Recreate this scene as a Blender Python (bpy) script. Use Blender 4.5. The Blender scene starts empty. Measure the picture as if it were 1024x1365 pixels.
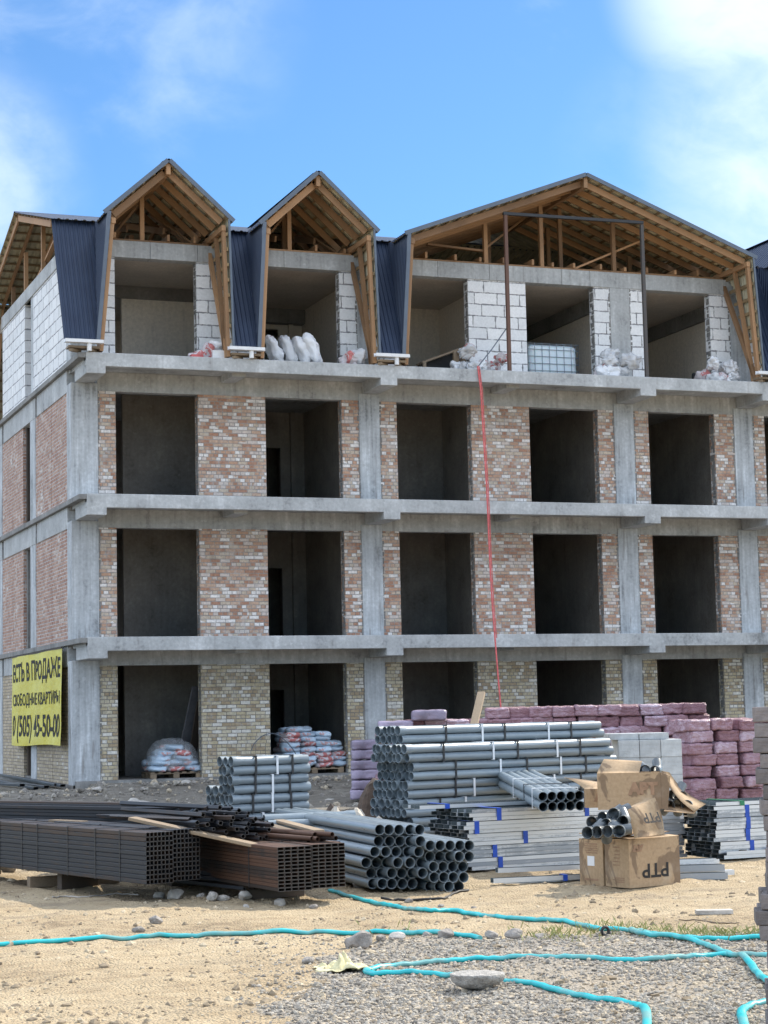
import bpy, bmesh, math, random
import numpy as np
from mathutils import Vector, Matrix, noise
random.seed(7)
R = math.radians
scene = bpy.context.scene
COL = scene.collection
GZ = -0.46                                   # level of the yard; 0 is the ground floor slab of the building

# ---------------------------------------------------------------- camera
CAM = Vector((-9.0323, -44.2979, 1.3562)); FPX = 2616.3; PX0, PY0 = 512.0, 682.5
_B = Matrix(((0.94191283, -0.33505975, -0.02313407), (0.01281431, 0.10468287, -0.99442309), (0.33561289, 0.93636342, 0.1028957)))
def _rv(e):
    v = Vector(e); return Matrix.Rotation(v.length, 3, v.normalized())
RC = _rv((-3.90272e-06, -1.56963041e-02, 3.17423298e-03)) @ _B      # rows: camera right, down, forward in world axes
cr, cd, cf = RC[0], RC[1], RC[2]
cam_data = bpy.data.cameras.new('camera'); cam = bpy.data.objects.new('camera', cam_data); COL.objects.link(cam)
cam.matrix_world = Matrix((( cr[0], -cd[0], -cf[0], CAM[0]), (cr[1], -cd[1], -cf[1], CAM[1]), (cr[2], -cd[2], -cf[2], CAM[2]), (0, 0, 0, 1)))
cam_data.sensor_fit = 'VERTICAL'; cam_data.sensor_height = 36.0; cam_data.lens = FPX / 1365 * 36
cam_data.clip_end = 3000; cam_data.clip_start = 0.5
scene.camera = cam
def ray(px, py): return cr * ((px - PX0) / FPX) + cd * ((py - PY0) / FPX) + cf
def D(px, py, Z): return CAM + ray(px, py) * Z                   # point seen at a pixel, Z metres in front
def G(px, py, z=None):                                           # point on a level
    z = GZ if z is None else z
    d = ray(px, py); return CAM + d * ((z - CAM.z) / d.z)
def F(px, py, y):                                                # point on a plane parallel to the facade
    d = ray(px, py); return CAM + d * ((y - CAM.y) / d.y)
FW = Vector((cf.x, cf.y, 0)).normalized(); RT = Vector((cr.x, cr.y, 0)).normalized()
def hdir(deg): return RT * math.cos(R(deg)) + FW * math.sin(R(deg))   # horizontal direction, 0 = to the right, 90 = away
def zang(v): return math.atan2(v.y, v.x)

# ---------------------------------------------------------------- names and tags
def tag(o, label=None, cat=None, group=None, kind=None):
    if label: o['label'] = label
    if cat: o['category'] = cat
    if group: o['group'] = group
    if kind: o['kind'] = kind
    return o
def empty(name, loc, rz=0.0):
    o = bpy.data.objects.new(name, None); COL.objects.link(o)
    o.location = loc; o.rotation_euler = (0, 0, rz); o.empty_display_size = .2
    return o
ORD = 'first second third fourth fifth sixth seventh eighth ninth tenth eleventh twelfth thirteenth fourteenth fifteenth sixteenth seventeenth eighteenth nineteenth twentieth twenty-first twenty-second twenty-third twenty-fourth twenty-fifth'.split()

# ---------------------------------------------------------------- mesh builder
class MB:
    def __init__(s): s.v = []; s.f = []; s.m = []; s.sm = []
    def add(s, vs, fs, mi=0, smooth=False):
        b = len(s.v); s.v += [tuple(v) for v in vs]
        for f in fs: s.f.append(tuple(b + i for i in f)); s.m.append(mi); s.sm.append(smooth)
        return s
    def box(s, lo, hi, mi=0, M=None):
        x0, y0, z0 = lo; x1, y1, z1 = hi
        vs = [Vector(p) for p in ((x0, y0, z0), (x1, y0, z0), (x1, y1, z0), (x0, y1, z0), (x0, y0, z1), (x1, y0, z1), (x1, y1, z1), (x0, y1, z1))]
        if M is not None: vs = [M @ v for v in vs]
        return s.add(vs, [(0, 3, 2, 1), (4, 5, 6, 7), (0, 1, 5, 4), (1, 2, 6, 5), (2, 3, 7, 6), (3, 0, 4, 7)], mi)
    def bar(s, a, b, w, h, up=(0, 0, 1), mi=0):                    # w across, h along 'up'
        a = Vector(a); b = Vector(b); d = (b - a).normalized(); u = Vector(up)
        if abs(d.dot(u)) > .98: u = Vector((0, 1, 0))
        x = d.cross(u).normalized() * w / 2; y = x.cross(d).normalized() * h / 2
        vs = [a - x - y, a + x - y, a + x + y, a - x + y, b - x - y, b + x - y, b + x + y, b - x + y]
        return s.add(vs, [(0, 1, 2, 3), (7, 6, 5, 4), (0, 4, 5, 1), (1, 5, 6, 2), (2, 6, 7, 3), (3, 7, 4, 0)], mi)
    def tube(s, pts, r, n=8, mi=0, flat=1.0, cap=True, rr=None):
        pts = [Vector(p) for p in pts]; rings = []
        for i, p in enumerate(pts):
            d = (pts[min(i + 1, len(pts) - 1)] - pts[max(i - 1, 0)]).normalized()
            u = Vector((0, 0, 1)) if abs(d.z) < .9 else Vector((0, 1, 0))
            x = d.cross(u).normalized(); y = x.cross(d).normalized()
            q = r if rr is None else rr[i]
            rings.append([p + x * math.cos(t * 2 * math.pi / n) * q + y * math.sin(t * 2 * math.pi / n) * q * flat for t in range(n)])
        vs = [v for g in rings for v in g]; fs = []
        for i in range(len(rings) - 1):
            for t in range(n):
                a = i * n + t; b = i * n + (t + 1) % n
                fs.append((a, b, b + n, a + n))
        s.add(vs, fs, mi, True)
        if cap:
            s.add(rings[0], [tuple(range(n - 1, -1, -1))], mi); s.add(rings[-1], [tuple(range(n))], mi)
        return s
    def mesh(s, name, mats):
        me = bpy.data.meshes.new(name); me.from_pydata(s.v, [], s.f); me.update()
        for m in (mats if isinstance(mats, (list, tuple)) else [mats]): me.materials.append(m)
        me.polygons.foreach_set('material_index', s.m); me.polygons.foreach_set('use_smooth', s.sm)
        return me
    def build(s, name, mats, parent=None, bevel=0):
        return link(name, s.mesh(name, mats), parent, bevel=bevel)
def link(name, me, parent=None, loc=None, rz=None, bevel=0, M=None):
    o = bpy.data.objects.new(name, me); COL.objects.link(o)
    if parent: o.parent = parent
    if M is not None: o.matrix_basis = M
    if loc is not None: o.location = loc
    if rz is not None: o.rotation_euler = (0, 0, rz)
    if bevel:
        b = o.modifiers.new('bevel', 'BEVEL'); b.width = bevel; b.segments = 2; b.limit_method = 'ANGLE'
    return o
def frame(p, x, up=(0, 0, 1), roll=0):                             # matrix with local X along x
    x = Vector(x).normalized(); u = Vector(up); y = u.cross(x).normalized(); z = x.cross(y)
    M = Matrix(((x.x, y.x, z.x, p[0]), (x.y, y.y, z.y, p[1]), (x.z, y.z, z.z, p[2]), (0, 0, 0, 1)))
    return M @ Matrix.Rotation(roll, 4, 'X')

# ---------------------------------------------------------------- materials
class NT:
    def __init__(s, name):
        s.mat = bpy.data.materials.new(name); s.mat.use_nodes = True; s.t = s.mat.node_tree; s.t.nodes.clear()
        s.out = s.n('ShaderNodeOutputMaterial'); s.b = s.n('ShaderNodeBsdfPrincipled'); s.l(s.b.outputs[0], s.out.inputs[0])
        s.tc = s.n('ShaderNodeTexCoord')
    def n(s, t, **k):
        nd = s.t.nodes.new(t)
        for a, b in k.items(): setattr(nd, a, b)
        return nd
    def l(s, a, b): s.t.links.new(a, b)
    def put(s, sock, v):
        if hasattr(v, 'is_output'): s.l(v, sock)
        elif isinstance(v, (tuple, list)) and len(v) == 3 and sock.type == 'RGBA': sock.default_value = (*v, 1)
        else: sock.default_value = v
    def m(s, op, a, b=None, c=None):
        nd = s.n('ShaderNodeMath', operation=op); s.put(nd.inputs[0], a)
        if b is not None: s.put(nd.inputs[1], b)
        if c is not None: s.put(nd.inputs[2], c)
        return nd.outputs[0]
    def noise(s, scale, detail=3, vec=None, rough=.55, out=0, dist=0):
        nd = s.n('ShaderNodeTexNoise'); nd.inputs['Scale'].default_value = scale; nd.inputs['Detail'].default_value = detail
        nd.inputs['Roughness'].default_value = rough; nd.inputs['Distortion'].default_value = dist
        s.l(vec if vec is not None else s.tc.outputs['Object'], nd.inputs['Vector']); return nd.outputs[out]
    def scaled(s, v, vec=None):
        nd = s.n('ShaderNodeMapping'); nd.inputs['Scale'].default_value = v
        s.l(vec if vec is not None else s.tc.outputs['Object'], nd.inputs['Vector']); return nd.outputs[0]
    def ramp(s, fac, stops, const=False):
        nd = s.n('ShaderNodeValToRGB'); r = nd.color_ramp; r.interpolation = 'CONSTANT' if const else 'LINEAR'
        while len(r.elements) < len(stops): r.elements.new(.5)
        for e, (p, c) in zip(r.elements, stops): e.position = p; e.color = (*c, 1) if len(c) == 3 else c
        s.put(nd.inputs[0], fac); return nd.outputs[0]
    def mix(s, fac, a, b, mode='MIX'):
        nd = s.n('ShaderNodeMix', data_type='RGBA', blend_type=mode); s.put(nd.inputs[0], fac); s.put(nd.inputs[6], a); s.put(nd.inputs[7], b); return nd.outputs[2]
    def sstep(s, v, a, b):
        nd = s.n('ShaderNodeMapRange', interpolation_type='SMOOTHSTEP'); s.put(nd.inputs[0], v); nd.inputs[1].default_value = a; nd.inputs[2].default_value = b; return nd.outputs[0]
    def bump(s, h, strength=.4, dist=.02, prev=None):
        nd = s.n('ShaderNodeBump'); nd.inputs['Strength'].default_value = strength; nd.inputs['Distance'].default_value = dist
        s.l(h, nd.inputs['Height']); s.l(nd.outputs[0], s.b.inputs['Normal'])
        if prev: s.l(prev, nd.inputs['Normal'])
        return nd.outputs[0]
    def set(s, color=None, rough=None, metal=None, spec=None):
        if color is not None: s.put(s.b.inputs['Base Color'], color)
        if rough is not None: s.put(s.b.inputs['Roughness'], rough)
        if metal is not None: s.put(s.b.inputs['Metallic'], metal)
        if spec is not None: s.put(s.b.inputs['Specular IOR Level'], spec)
        return s.mat
    def rnd(s):
        return s.n('ShaderNodeObjectInfo').outputs['Random']
def mul(c, k): return tuple(min(1, x * k) for x in c)
def plain(name, c, rough=.7, metal=0, var=.25, scale=8, bump=0, rndv=0, spec=None, bscale=None):
    t = NT(name)
    col = t.ramp(t.noise(scale, 4), [(.3, mul(c, 1 - var)), (.7, mul(c, 1 + var))])
    if rndv:
        f = t.m('MULTIPLY_ADD', t.rnd(), 2 * rndv, 1 - rndv)
        v = t.n('ShaderNodeCombineXYZ');
        for i in range(3): t.l(f, v.inputs[i])
        col = t.mix(1, col, v.outputs[0], 'MULTIPLY')
    if bump: t.bump(t.noise(bscale or scale * 3, 4), bump, .02)
    return t.set(col, rough, metal, spec)
def concrete(name, c, streak=.5, blot=1.0, bump=.3):
    t = NT(name)
    a = t.noise(1.3, 5); b = t.noise(14, 5); s_ = t.noise(1, 4, t.scaled((9, 9, .5)))
    v = t.m('ADD', t.m('MULTIPLY', a, .5 * blot), t.m('ADD', t.m('MULTIPLY', b, .3), t.m('MULTIPLY', s_, streak)))
    lo = .25 * blot + .15 + .5 * streak
    col = t.ramp(v, [(lo - .20, mul(c, .40)), (lo - .06, mul(c, .82)), (lo + .05, c), (lo + .20, mul(c, 1.42))])
    bl = t.noise(3.2, 6, None, .7); col = t.mix(t.m('MULTIPLY', t.sstep(bl, .56, .66), .28 * min(blot, 1)), col, mul(c, .48))
    col = t.mix(t.m('MULTIPLY', t.sstep(t.noise(5.5, 5, None, .65), .60, .68), .4 * min(blot, 1)), col, mul(c, 1.4))
    st = t.sstep(t.noise(2.3, 3, t.scaled((3, 3, .35))), .58, .70)
    col = t.mix(t.m('MULTIPLY', st, .12 + .5 * streak), col, (.16, .14, .12))
    t.bump(t.m('ADD', b, t.m('MULTIPLY', s_, streak)), bump, .015)
    return t.set(col, .85)
def masonry(name, w, h, palette, mortar, jw, seed=0.0, headers=True, clump=.35, dist=.012, bumpd=.012, jn=.008, gr=.26):
    t = NT(name)
    sx = t.n('ShaderNodeSeparateXYZ')
    nv = t.n('ShaderNodeVectorMath', operation='SCALE'); nz = t.noise(5, 3, out=1)
    sub = t.n('ShaderNodeVectorMath', operation='SUBTRACT'); t.l(nz, sub.inputs[0]); sub.inputs[1].default_value = (.5, .5, .5)
    t.l(sub.outputs[0], nv.inputs[0]); nv.inputs['Scale'].default_value = dist * 2
    av = t.n('ShaderNodeVectorMath', operation='ADD'); t.l(t.tc.outputs['Object'], av.inputs[0]); t.l(nv.outputs[0], av.inputs[1])
    t.l(av.outputs[0], sx.inputs[0])
    sn = t.n('ShaderNodeSeparateXYZ'); t.l(t.tc.outputs['Normal'], sn.inputs[0])
    u = t.m('ADD', t.m('MULTIPLY', sx.outputs[0], t.m('ABSOLUTE', sn.outputs[1])), t.m('MULTIPLY', sx.outputs[1], t.m('ABSOLUTE', sn.outputs[0])))
    v = t.m('DIVIDE', sx.outputs[2], h)
    row = t.m('FLOOR', v); fr = t.m('FRACT', v)
    wr = t.n('ShaderNodeTexWhiteNoise', noise_dimensions='1D'); t.l(t.m('ADD', row, seed), wr.inputs['W'])
    rr = wr.outputs['Value']
    wrow = t.m('MULTIPLY', t.m('SUBTRACT', 1, t.m('MULTIPLY', t.m('GREATER_THAN', rr, .5), .5)), w) if headers else w
    u2 = t.m('ADD', t.m('DIVIDE', u, wrow), t.m('ADD', t.m('MULTIPLY', t.m('MODULO', row, 2), .5), t.m('MULTIPLY', rr, .3)))
    colm = t.m('FLOOR', u2); fu = t.m('FRACT', u2)
    cv = t.n('ShaderNodeCombineXYZ'); t.l(colm, cv.inputs[0]); t.l(row, cv.inputs[1]); cv.inputs[2].default_value = seed
    wn = t.n('ShaderNodeTexWhiteNoise', noise_dimensions='3D'); t.l(cv.outputs[0], wn.inputs['Vector'])
    du = t.m('MULTIPLY', t.m('MINIMUM', fu, t.m('SUBTRACT', 1, fu)), wrow); dv = t.m('MULTIPLY', t.m('MINIMUM', fr, t.m('SUBTRACT', 1, fr)), h)
    d = t.m('ADD', t.m('MINIMUM', du, dv), t.m('MULTIPLY', t.m('SUBTRACT', t.noise(9, 4), .5), jn * 2))
    mask = t.sstep(d, jw * .35, jw * .75)
    cell = t.m('ADD', t.m('MULTIPLY', wn.outputs['Value'], 1 - clump * .5), t.m('MULTIPLY', t.m('SUBTRACT', t.noise(.9, 3), .37), clump * 1.6))
    col = t.ramp(cell, palette, True)
    g = t.ramp(t.noise(22, 4), [(.25, (1 - gr,) * 3), (.75, (1 + gr * .8,) * 3)])
    col = t.mix(1, col, g, 'MULTIPLY')
    mc = t.ramp(t.noise(3, 4), [(.3, mul(mortar, .6)), (.7, mul(mortar, 1.3))])
    col = t.mix(mask, mc, col)
    if headers:
        sm = t.sstep(t.m('ADD', t.m('MULTIPLY', t.noise(7, 6, None, .7), .6), t.m('MULTIPLY', t.noise(1.1, 4), .4)), .50, .66)
        col = t.mix(t.m('MULTIPLY', sm, .6), col, t.mix(t.noise(18, 3), (.34, .32, .30), (.62, .60, .57)))
        dk = t.sstep(t.noise(1.7, 5), .58, .74); col = t.mix(t.m('MULTIPLY', dk, .35), col, (.17, .15, .135))
    hh = t.m('ADD', t.m('MULTIPLY', mask, .8), t.m('MULTIPLY', t.noise(30, 3), .4))
    t.bump(hh, .7, bumpd)
    return t.set(col, .9)
M_con = concrete('pale_concrete', (.43, .44, .44), .35)
M_colm = concrete('column_concrete', (.45, .47, .485), .7)
M_slab = concrete('slab_concrete', (.44, .45, .45), .15, 1.3)
M_dcon = concrete('rough_concrete', (.23, .225, .215), .25, 1.2, .6)
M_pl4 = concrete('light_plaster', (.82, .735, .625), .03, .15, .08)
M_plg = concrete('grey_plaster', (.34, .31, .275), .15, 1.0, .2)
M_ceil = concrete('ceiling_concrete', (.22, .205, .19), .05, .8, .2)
M_brick = masonry('red_white_brick', .235, .083, [(0, (.38, .21, .14)), (.18, (.46, .285, .195)), (.36, (.57, .49, .44)), (.52, (.49, .34, .25)), (.67, (.51, .42, .33)), (.80, (.72, .68, .65))], (.30, .28, .26), .014, 3, True, .22, .006)
M_tan = masonry('tan_brick', .235, .083, [(0, (.36, .28, .18)), (.22, (.47, .395, .26)), (.48, (.53, .47, .35)), (.72, (.65, .62, .56)), (.88, (.40, .325, .225))], (.21, .195, .175), .014, 9, True, .25, .006)
M_sideb = masonry('side_red_brick', .235, .083, [(0, (.33, .175, .125)), (.25, (.44, .28, .21)), (.5, (.37, .215, .155)), (.75, (.50, .39, .33)), (.9, (.60, .54, .50))], (.44, .41, .395), .02, 13, False, .7, .004)
M_sidet = masonry('side_tan_brick', .235, .083, [(0, (.37, .30, .20)), (.3, (.48, .40, .29)), (.6, (.42, .345, .245)), (.85, (.58, .53, .45))], (.25, .22, .19), .018, 15, False, .5, .004)
M_block = masonry('aerated_block', .62, .295, [(0, (.74, .745, .75)), (.4, (.79, .79, .79)), (.75, (.70, .705, .71))], (.25, .25, .26), .022, 5, False, .2, .016, .012, .028, .10)
M_blue = NT('blue_roof_metal')
M_blue = M_blue.set(M_blue.ramp(M_blue.noise(2, 3), [(.3, (.016, .028, .060)), (.7, (.024, .040, .078))]), .45, .2)
M_under = plain('galvanised_underside', (.46, .42, .29), .55, .1, .2, 5)
M_trim = plain('grey_trim_metal', (.10, .12, .15), .4, .3, .1, 4)
def wood(name, c):
    t = NT(name)
    g = t.noise(3, 5, t.scaled((14, 14, 14)), .6, 0, 1.5); k = t.noise(1.1, 3)
    f = t.m('MULTIPLY_ADD', t.rnd(), .35, t.m('ADD', t.m('MULTIPLY', g, .35), t.m('MULTIPLY', k, .4)))
    col = t.ramp(f, [(.25, mul(c, .38)), (.5, mul(c, .85)), (.8, mul(c, 1.45))])
    t.bump(g, .25, .01); return t.set(col, .7)
M_wood = wood('pine_timber', (.335, .19, .095))
M_oldwood = wood('weathered_wood', (.23, .17, .11))
M_darkwood = wood('dark_wood', (.075, .055, .04))
M_batten = wood('batten_timber', (.27, .19, .10))
M_white = plain('white_plastic', (.72, .72, .72), .4, 0, .08, 6)
def pipe_mat(name, c):
    t = NT(name)
    d = t.noise(3, 4, t.scaled((1, 6, 6))); f = t.m('MULTIPLY_ADD', t.rnd(), .3, t.m('MULTIPLY', d, .7))
    col = t.ramp(f, [(.2, mul(c, .75)), (.5, c), (.85, mul(c, 1.3))])
    return t.set(col, t.m('MULTIPLY_ADD', d, .3, .18), 0, .7)
M_pipe = pipe_mat('grey_plastic_pipe', (.20, .24, .265))
def steel(name, c, rust, rf, rough=.45, metal=.55):
    t = NT(name)
    n1 = t.noise(5, 6, t.scaled((.8, 5, 5)), .65); n2 = t.noise(40, 3)
    f = t.m('ADD', t.m('MULTIPLY', n1, .75), t.m('MULTIPLY_ADD', t.rnd(), .38, t.m('MULTIPLY', n2, .15)))
    col = t.mix(t.sstep(f, .75 - rf, .95 - rf), c, rust)
    return t.set(col, rough, metal)
M_tube = steel('dark_steel', (.020, .023, .030), (.05, .032, .024), .14, .5, .25)
M_rust = steel('rusty_steel', (.030, .019, .014), (.085, .040, .022), .22, .7, .15)
M_cut = plain('sawn_steel_edge', (.075, .068, .062), .5, .3, .25, 20)
M_galv = steel('galvanised_steel', (.34, .37, .41), (.66, .68, .70), .25, .42, .75)
M_galvshade = plain('galvanised_inside_shade', (.10, .12, .125), .6, .5, .2, 6)  # inner channel faces coloured darker, shade of the hollow put into the colour
M_tape = plain('blue_tape', (.012, .07, .42), .35, 0, .15, 10)
M_gtape = plain('green_tape', (.02, .2, .09), .35, 0, .15, 10)
M_strapb = plain('black_strap', (.02, .02, .022), .5, 0, .2, 10)
M_strapw = plain('white_strap', (.72, .74, .76), .4, 0, .1, 10)
M_black = plain('black_rubber', (.018, .018, .02), .6, 0, .3, 10)
def cardboard():
    t = NT('cardboard')
    a = t.noise(2.2, 4, None, .6, 0, .6); b = t.noise(30, 3)
    col = t.ramp(b, [(.3, (.36, .245, .14)), (.7, (.45, .315, .19))])
    st = t.sstep(a, .51, .55)
    col = t.mix(t.m('MULTIPLY', st, .75), col, (.16, .105, .065))
    col = t.mix(t.m('MULTIPLY', t.sstep(t.noise(3.1, 4), .55, .8), .5), col, (.5, .42, .32))
    t.bump(t.noise(6, 3), .25, .02); return t.set(col, .85)
M_card = cardboard()
M_ink = plain('black_ink', (.025, .022, .02), .8, 0, .2, 12)
M_redink = plain('faded_red_ink', (.31, .19, .115), .8, 0, .2, 12)
M_paper = plain('white_paper', (.74, .74, .74), .8, 0, .06, 8)
def film():
    t = NT('purple_film')
    a = t.noise(7, 5, t.scaled((1, 1.6, 2.2)), .6, 0, .8); f = t.m('MULTIPLY_ADD', t.rnd(), .35, t.m('MULTIPLY', a, .7))
    col = t.ramp(f, [(.25, (.17, .08, .10)), (.47, (.28, .145, .175)), (.63, (.37, .235, .285)), (.80, (.56, .46, .56))])
    t.bump(t.m('ADD', a, t.m('MULTIPLY', t.noise(26, 5, t.scaled((1, 1, .5)), .6, 0, 1.2), .6)), .9, .05); return t.set(col, t.m('MULTIPLY_ADD', a, .4, .15), 0, .6)
M_film = film()
M_film2 = plain('violet_grey_film', (.26, .22, .30), .35, 0, .3, 5, .6, .2)
def sack_mat(name, base, ink, thr=.56):
    t = NT(name)
    a = t.noise(2.6, 3, t.scaled((1, 1, 1.7)), .5, 0, .4); b = t.noise(11, 3)
    m_ = t.m('MULTIPLY', t.sstep(a, thr, thr + .02), t.sstep(b, .42, .48))
    col = t.mix(m_, base, ink)
    col = t.mix(t.m('MULTIPLY', t.noise(5, 4), .4), col, mul(base, .55))
    f = t.m('MULTIPLY_ADD', t.rnd(), .4, .75); cx = t.n('ShaderNodeCombineXYZ')
    for i in range(3): t.l(f, cx.inputs[i])
    col = t.mix(1, col, cx.outputs[0], 'MULTIPLY')
    t.bump(t.noise(9, 4), .6, .03); return t.set(col, .5)
M_sackw = sack_mat('white_sack', (.70, .71, .73), (.50, .24, .24), .63)
M_sackb = sack_mat('blue_sack', (.50, .62, .74), (.58, .28, .25), .60)
M_sackr = sack_mat('red_white_sack', (.62, .56, .57), (.52, .11, .10), .47)
def hose_mat():
    t = NT('turquoise_hose')
    a = t.noise(9, 4); col = t.ramp(a, [(.3, (.008, .33, .36)), (.6, (.012, .44, .47)), (.8, (.05, .50, .50))])
    dirt = t.sstep(t.noise(2.2, 5), .44, .64); col = t.mix(t.m('MULTIPLY', dirt, .55), col, (.25, .31, .26))
    t.bump(a, .3, .01); return t.set(col, .38)
M_hose = hose_mat()
M_rope = plain('pink_rope', (.62, .13, .13), .8, 0, .3, 20)
M_stone = plain('pale_stone', (.42, .39, .35), .9, 0, .3, 9, .6)
M_rock = plain('grey_rock', (.27, .245, .22), .9, 0, .35, 12, .8)
M_clump = plain('chunk_concrete', (.38, .36, .33), .95, 0, .35, 30, 1.0)
M_paver = plain('paver_concrete', (.17, .15, .145), .9, 0, .3, 14, .5, .3)
M_cloth = plain('pale_yellow_cloth', (.62, .56, .33), .8, 0, .25, 14, .3)
M_canvas = plain('pale_canvas', (.48, .43, .36), .85, 0, .2, 9, .4)
M_tank = NT('tank_plastic'); M_tank.b.inputs['Subsurface Weight'].default_value = .2
M_tank = M_tank.set((.58, .66, .70), .35)
M_cage = plain('cage_steel', (.20, .24, .28), .4, .7, .1, 8)
M_yellow = NT('yellow_banner_vinyl')
_yc = M_yellow.ramp(M_yellow.noise(1.6, 4), [(.3, (.56, .46, .018)), (.7, (.66, .56, .035))])
M_yellow.bump(M_yellow.noise(2.2, 4, M_yellow.scaled((1, .8, 1.3))), .5, .06); M_yellow = M_yellow.set(_yc, .4)
M_black_ink = plain('banner_ink', (.014, .013, .014), .8, 0, .15, 5)
M_grass = plain('grass_blade', (.24, .25, .085), .7, 0, .4, 12, 0, .3)
M_green = plain('steel_profile_grey', (.055, .06, .07), .5, .5, .3, 7)

# ---------------------------------------------------------------- light and sky
SUN = Vector((.93, .37, 0)).normalized(); EL = 41.0
sd = Vector((SUN.x * math.cos(R(EL)), SUN.y * math.cos(R(EL)), math.sin(R(EL))))
sl = bpy.data.lights.new('sun', 'SUN'); sl.energy = 4.6; sl.angle = R(.53); sl.color = (1, .91, .76)
so = bpy.data.objects.new('sun', sl); COL.objects.link(so); so.rotation_euler = (-sd).to_track_quat('-Z', 'Y').to_euler(); so.location = sd * 60
world = bpy.data.worlds.new('World'); scene.world = world; world.use_nodes = True
wt = world.node_tree; wt.nodes.clear()
W = NT.__new__(NT); W.t = wt; W.mat = None
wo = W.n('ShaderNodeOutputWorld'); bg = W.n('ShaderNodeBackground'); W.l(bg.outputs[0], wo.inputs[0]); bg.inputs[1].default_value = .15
sky = W.n('ShaderNodeTexSky', sky_type='NISHITA'); sky.sun_disc = False; sky.sun_elevation = R(EL); sky.sun_rotation = math.atan2(sd.x, sd.y)
sky.air_density = 1.0; sky.dust_density = .6; sky.ozone_density = 2.0; sky.altitude = 800
W.tc = W.n('ShaderNodeTexCoord'); gv = W.tc.outputs['Generated']
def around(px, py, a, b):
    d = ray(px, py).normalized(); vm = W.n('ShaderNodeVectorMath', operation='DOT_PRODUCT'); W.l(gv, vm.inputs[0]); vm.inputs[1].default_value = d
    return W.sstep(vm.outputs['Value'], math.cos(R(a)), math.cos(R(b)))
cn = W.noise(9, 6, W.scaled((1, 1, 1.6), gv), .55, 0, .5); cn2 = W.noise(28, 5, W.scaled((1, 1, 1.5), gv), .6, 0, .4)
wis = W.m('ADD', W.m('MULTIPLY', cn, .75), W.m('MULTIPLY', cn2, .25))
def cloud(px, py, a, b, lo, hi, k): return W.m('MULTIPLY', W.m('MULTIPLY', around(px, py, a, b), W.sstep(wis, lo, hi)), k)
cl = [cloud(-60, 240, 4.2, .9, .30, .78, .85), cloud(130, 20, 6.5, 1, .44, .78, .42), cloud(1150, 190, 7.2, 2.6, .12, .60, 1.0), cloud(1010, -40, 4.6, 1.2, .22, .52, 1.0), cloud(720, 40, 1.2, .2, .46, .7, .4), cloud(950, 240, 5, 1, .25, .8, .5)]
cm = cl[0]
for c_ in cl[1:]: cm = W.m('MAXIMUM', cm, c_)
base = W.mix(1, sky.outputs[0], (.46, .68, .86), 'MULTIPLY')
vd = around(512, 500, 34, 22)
far = W.m('MULTIPLY', W.m('SUBTRACT', 1, vd), W.sstep(W.noise(2.2, 6, gv, .55, 0, .4), .42, .62))  # unseen clouds added outside the view to raise fill light on the facade
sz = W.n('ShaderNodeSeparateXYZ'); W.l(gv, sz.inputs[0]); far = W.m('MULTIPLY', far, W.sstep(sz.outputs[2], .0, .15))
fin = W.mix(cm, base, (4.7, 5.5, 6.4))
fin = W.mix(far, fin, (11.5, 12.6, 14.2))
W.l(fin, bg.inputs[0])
scene.view_settings.view_transform = 'Standard'; scene.view_settings.look = 'None'; scene.view_settings.gamma = 1; scene.view_settings.exposure = 0.5

# ---------------------------------------------------------------- ground
gravel_poly = [G(x, y) for x, y in ((330, 1420), (372, 1340), (410, 1302), (455, 1272), (520, 1256), (600, 1250), (760, 1246), (1060, 1243), (1200, 1243), (1200, 1440))]
def in_poly(x, y, P):
    c = False; j = len(P) - 1
    for i in range(len(P)):
        a, b = P[i], P[j]
        if (a.y > y) != (b.y > y) and x < (b.x - a.x) * (y - a.y) / (b.y - a.y) + a.x: c = not c
        j = i
    return c
def ss(a, b, t):
    t = max(0, min(1, (t - a) / (b - a))); return t * t * (3 - 2 * t)
def gh(x, y, fine=True):
    z = GZ
    if y > -8:
        tb = ss(-4.6 + .5 * noise.noise((x * .8, 3, 0)), -1.5, y)
        top = -.05 if x > .35 else -.16
        z += (top - GZ) * tb
        z += .10 * noise.noise((x * 1.7, y * 1.7, 4)) * ss(-6, -4, y) * (1 - ss(-1.6, -.8, y))
    if fine:
        z += .022 * noise.noise((x * .9, y * .9, 0)) + .012 * noise.noise((x * 3.3, y * 3.3, 7)) + .007 * noise.noise((x * 9, y * 9, 2)) - .006
        if y < -19: z += .03 * max(0, noise.noise((x * 4.5, y * 2.0, 11))) + .011 * noise.noise((x * 17, y * 12, 5)) + .02 * noise.noise((x * 2.2, y * 1.6, 15))
    return z
def grade(lo, hi, f0, f1, step, g=1.22):
    a = [];
    x = f0
    while x < f1: a.append(x); x += step
    s_ = step; x = a[-1]
    while x < hi: s_ *= g; x += s_; a.append(x)
    s_ = step; x = f0; b = []
    while x > lo: s_ *= g; x -= s_; b.append(x)
    return b[::-1] + a
gx = grade(-600, 600, -8.5, 5.5, .055); gy = grade(-200, 700, -36, -19.5, .055, 1.16)
gvs = [(x, y, gh(x, y, -60 < y < 12 and abs(x) < 45)) for y in gy for x in gx]; nx_ = len(gx)
gfs = [(j * nx_ + i, j * nx_ + i + 1, (j + 1) * nx_ + i + 1, (j + 1) * nx_ + i) for j in range(len(gy) - 1) for i in range(nx_ - 1)]
gm = bpy.data.meshes.new('ground'); gm.from_pydata(gvs, [], gfs); gm.update()
ca = gm.color_attributes.new('gravel', 'FLOAT_COLOR', 'POINT')       # where the yard is spread with gravel
buf = np.zeros((len(gvs), 4), np.float32)
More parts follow.
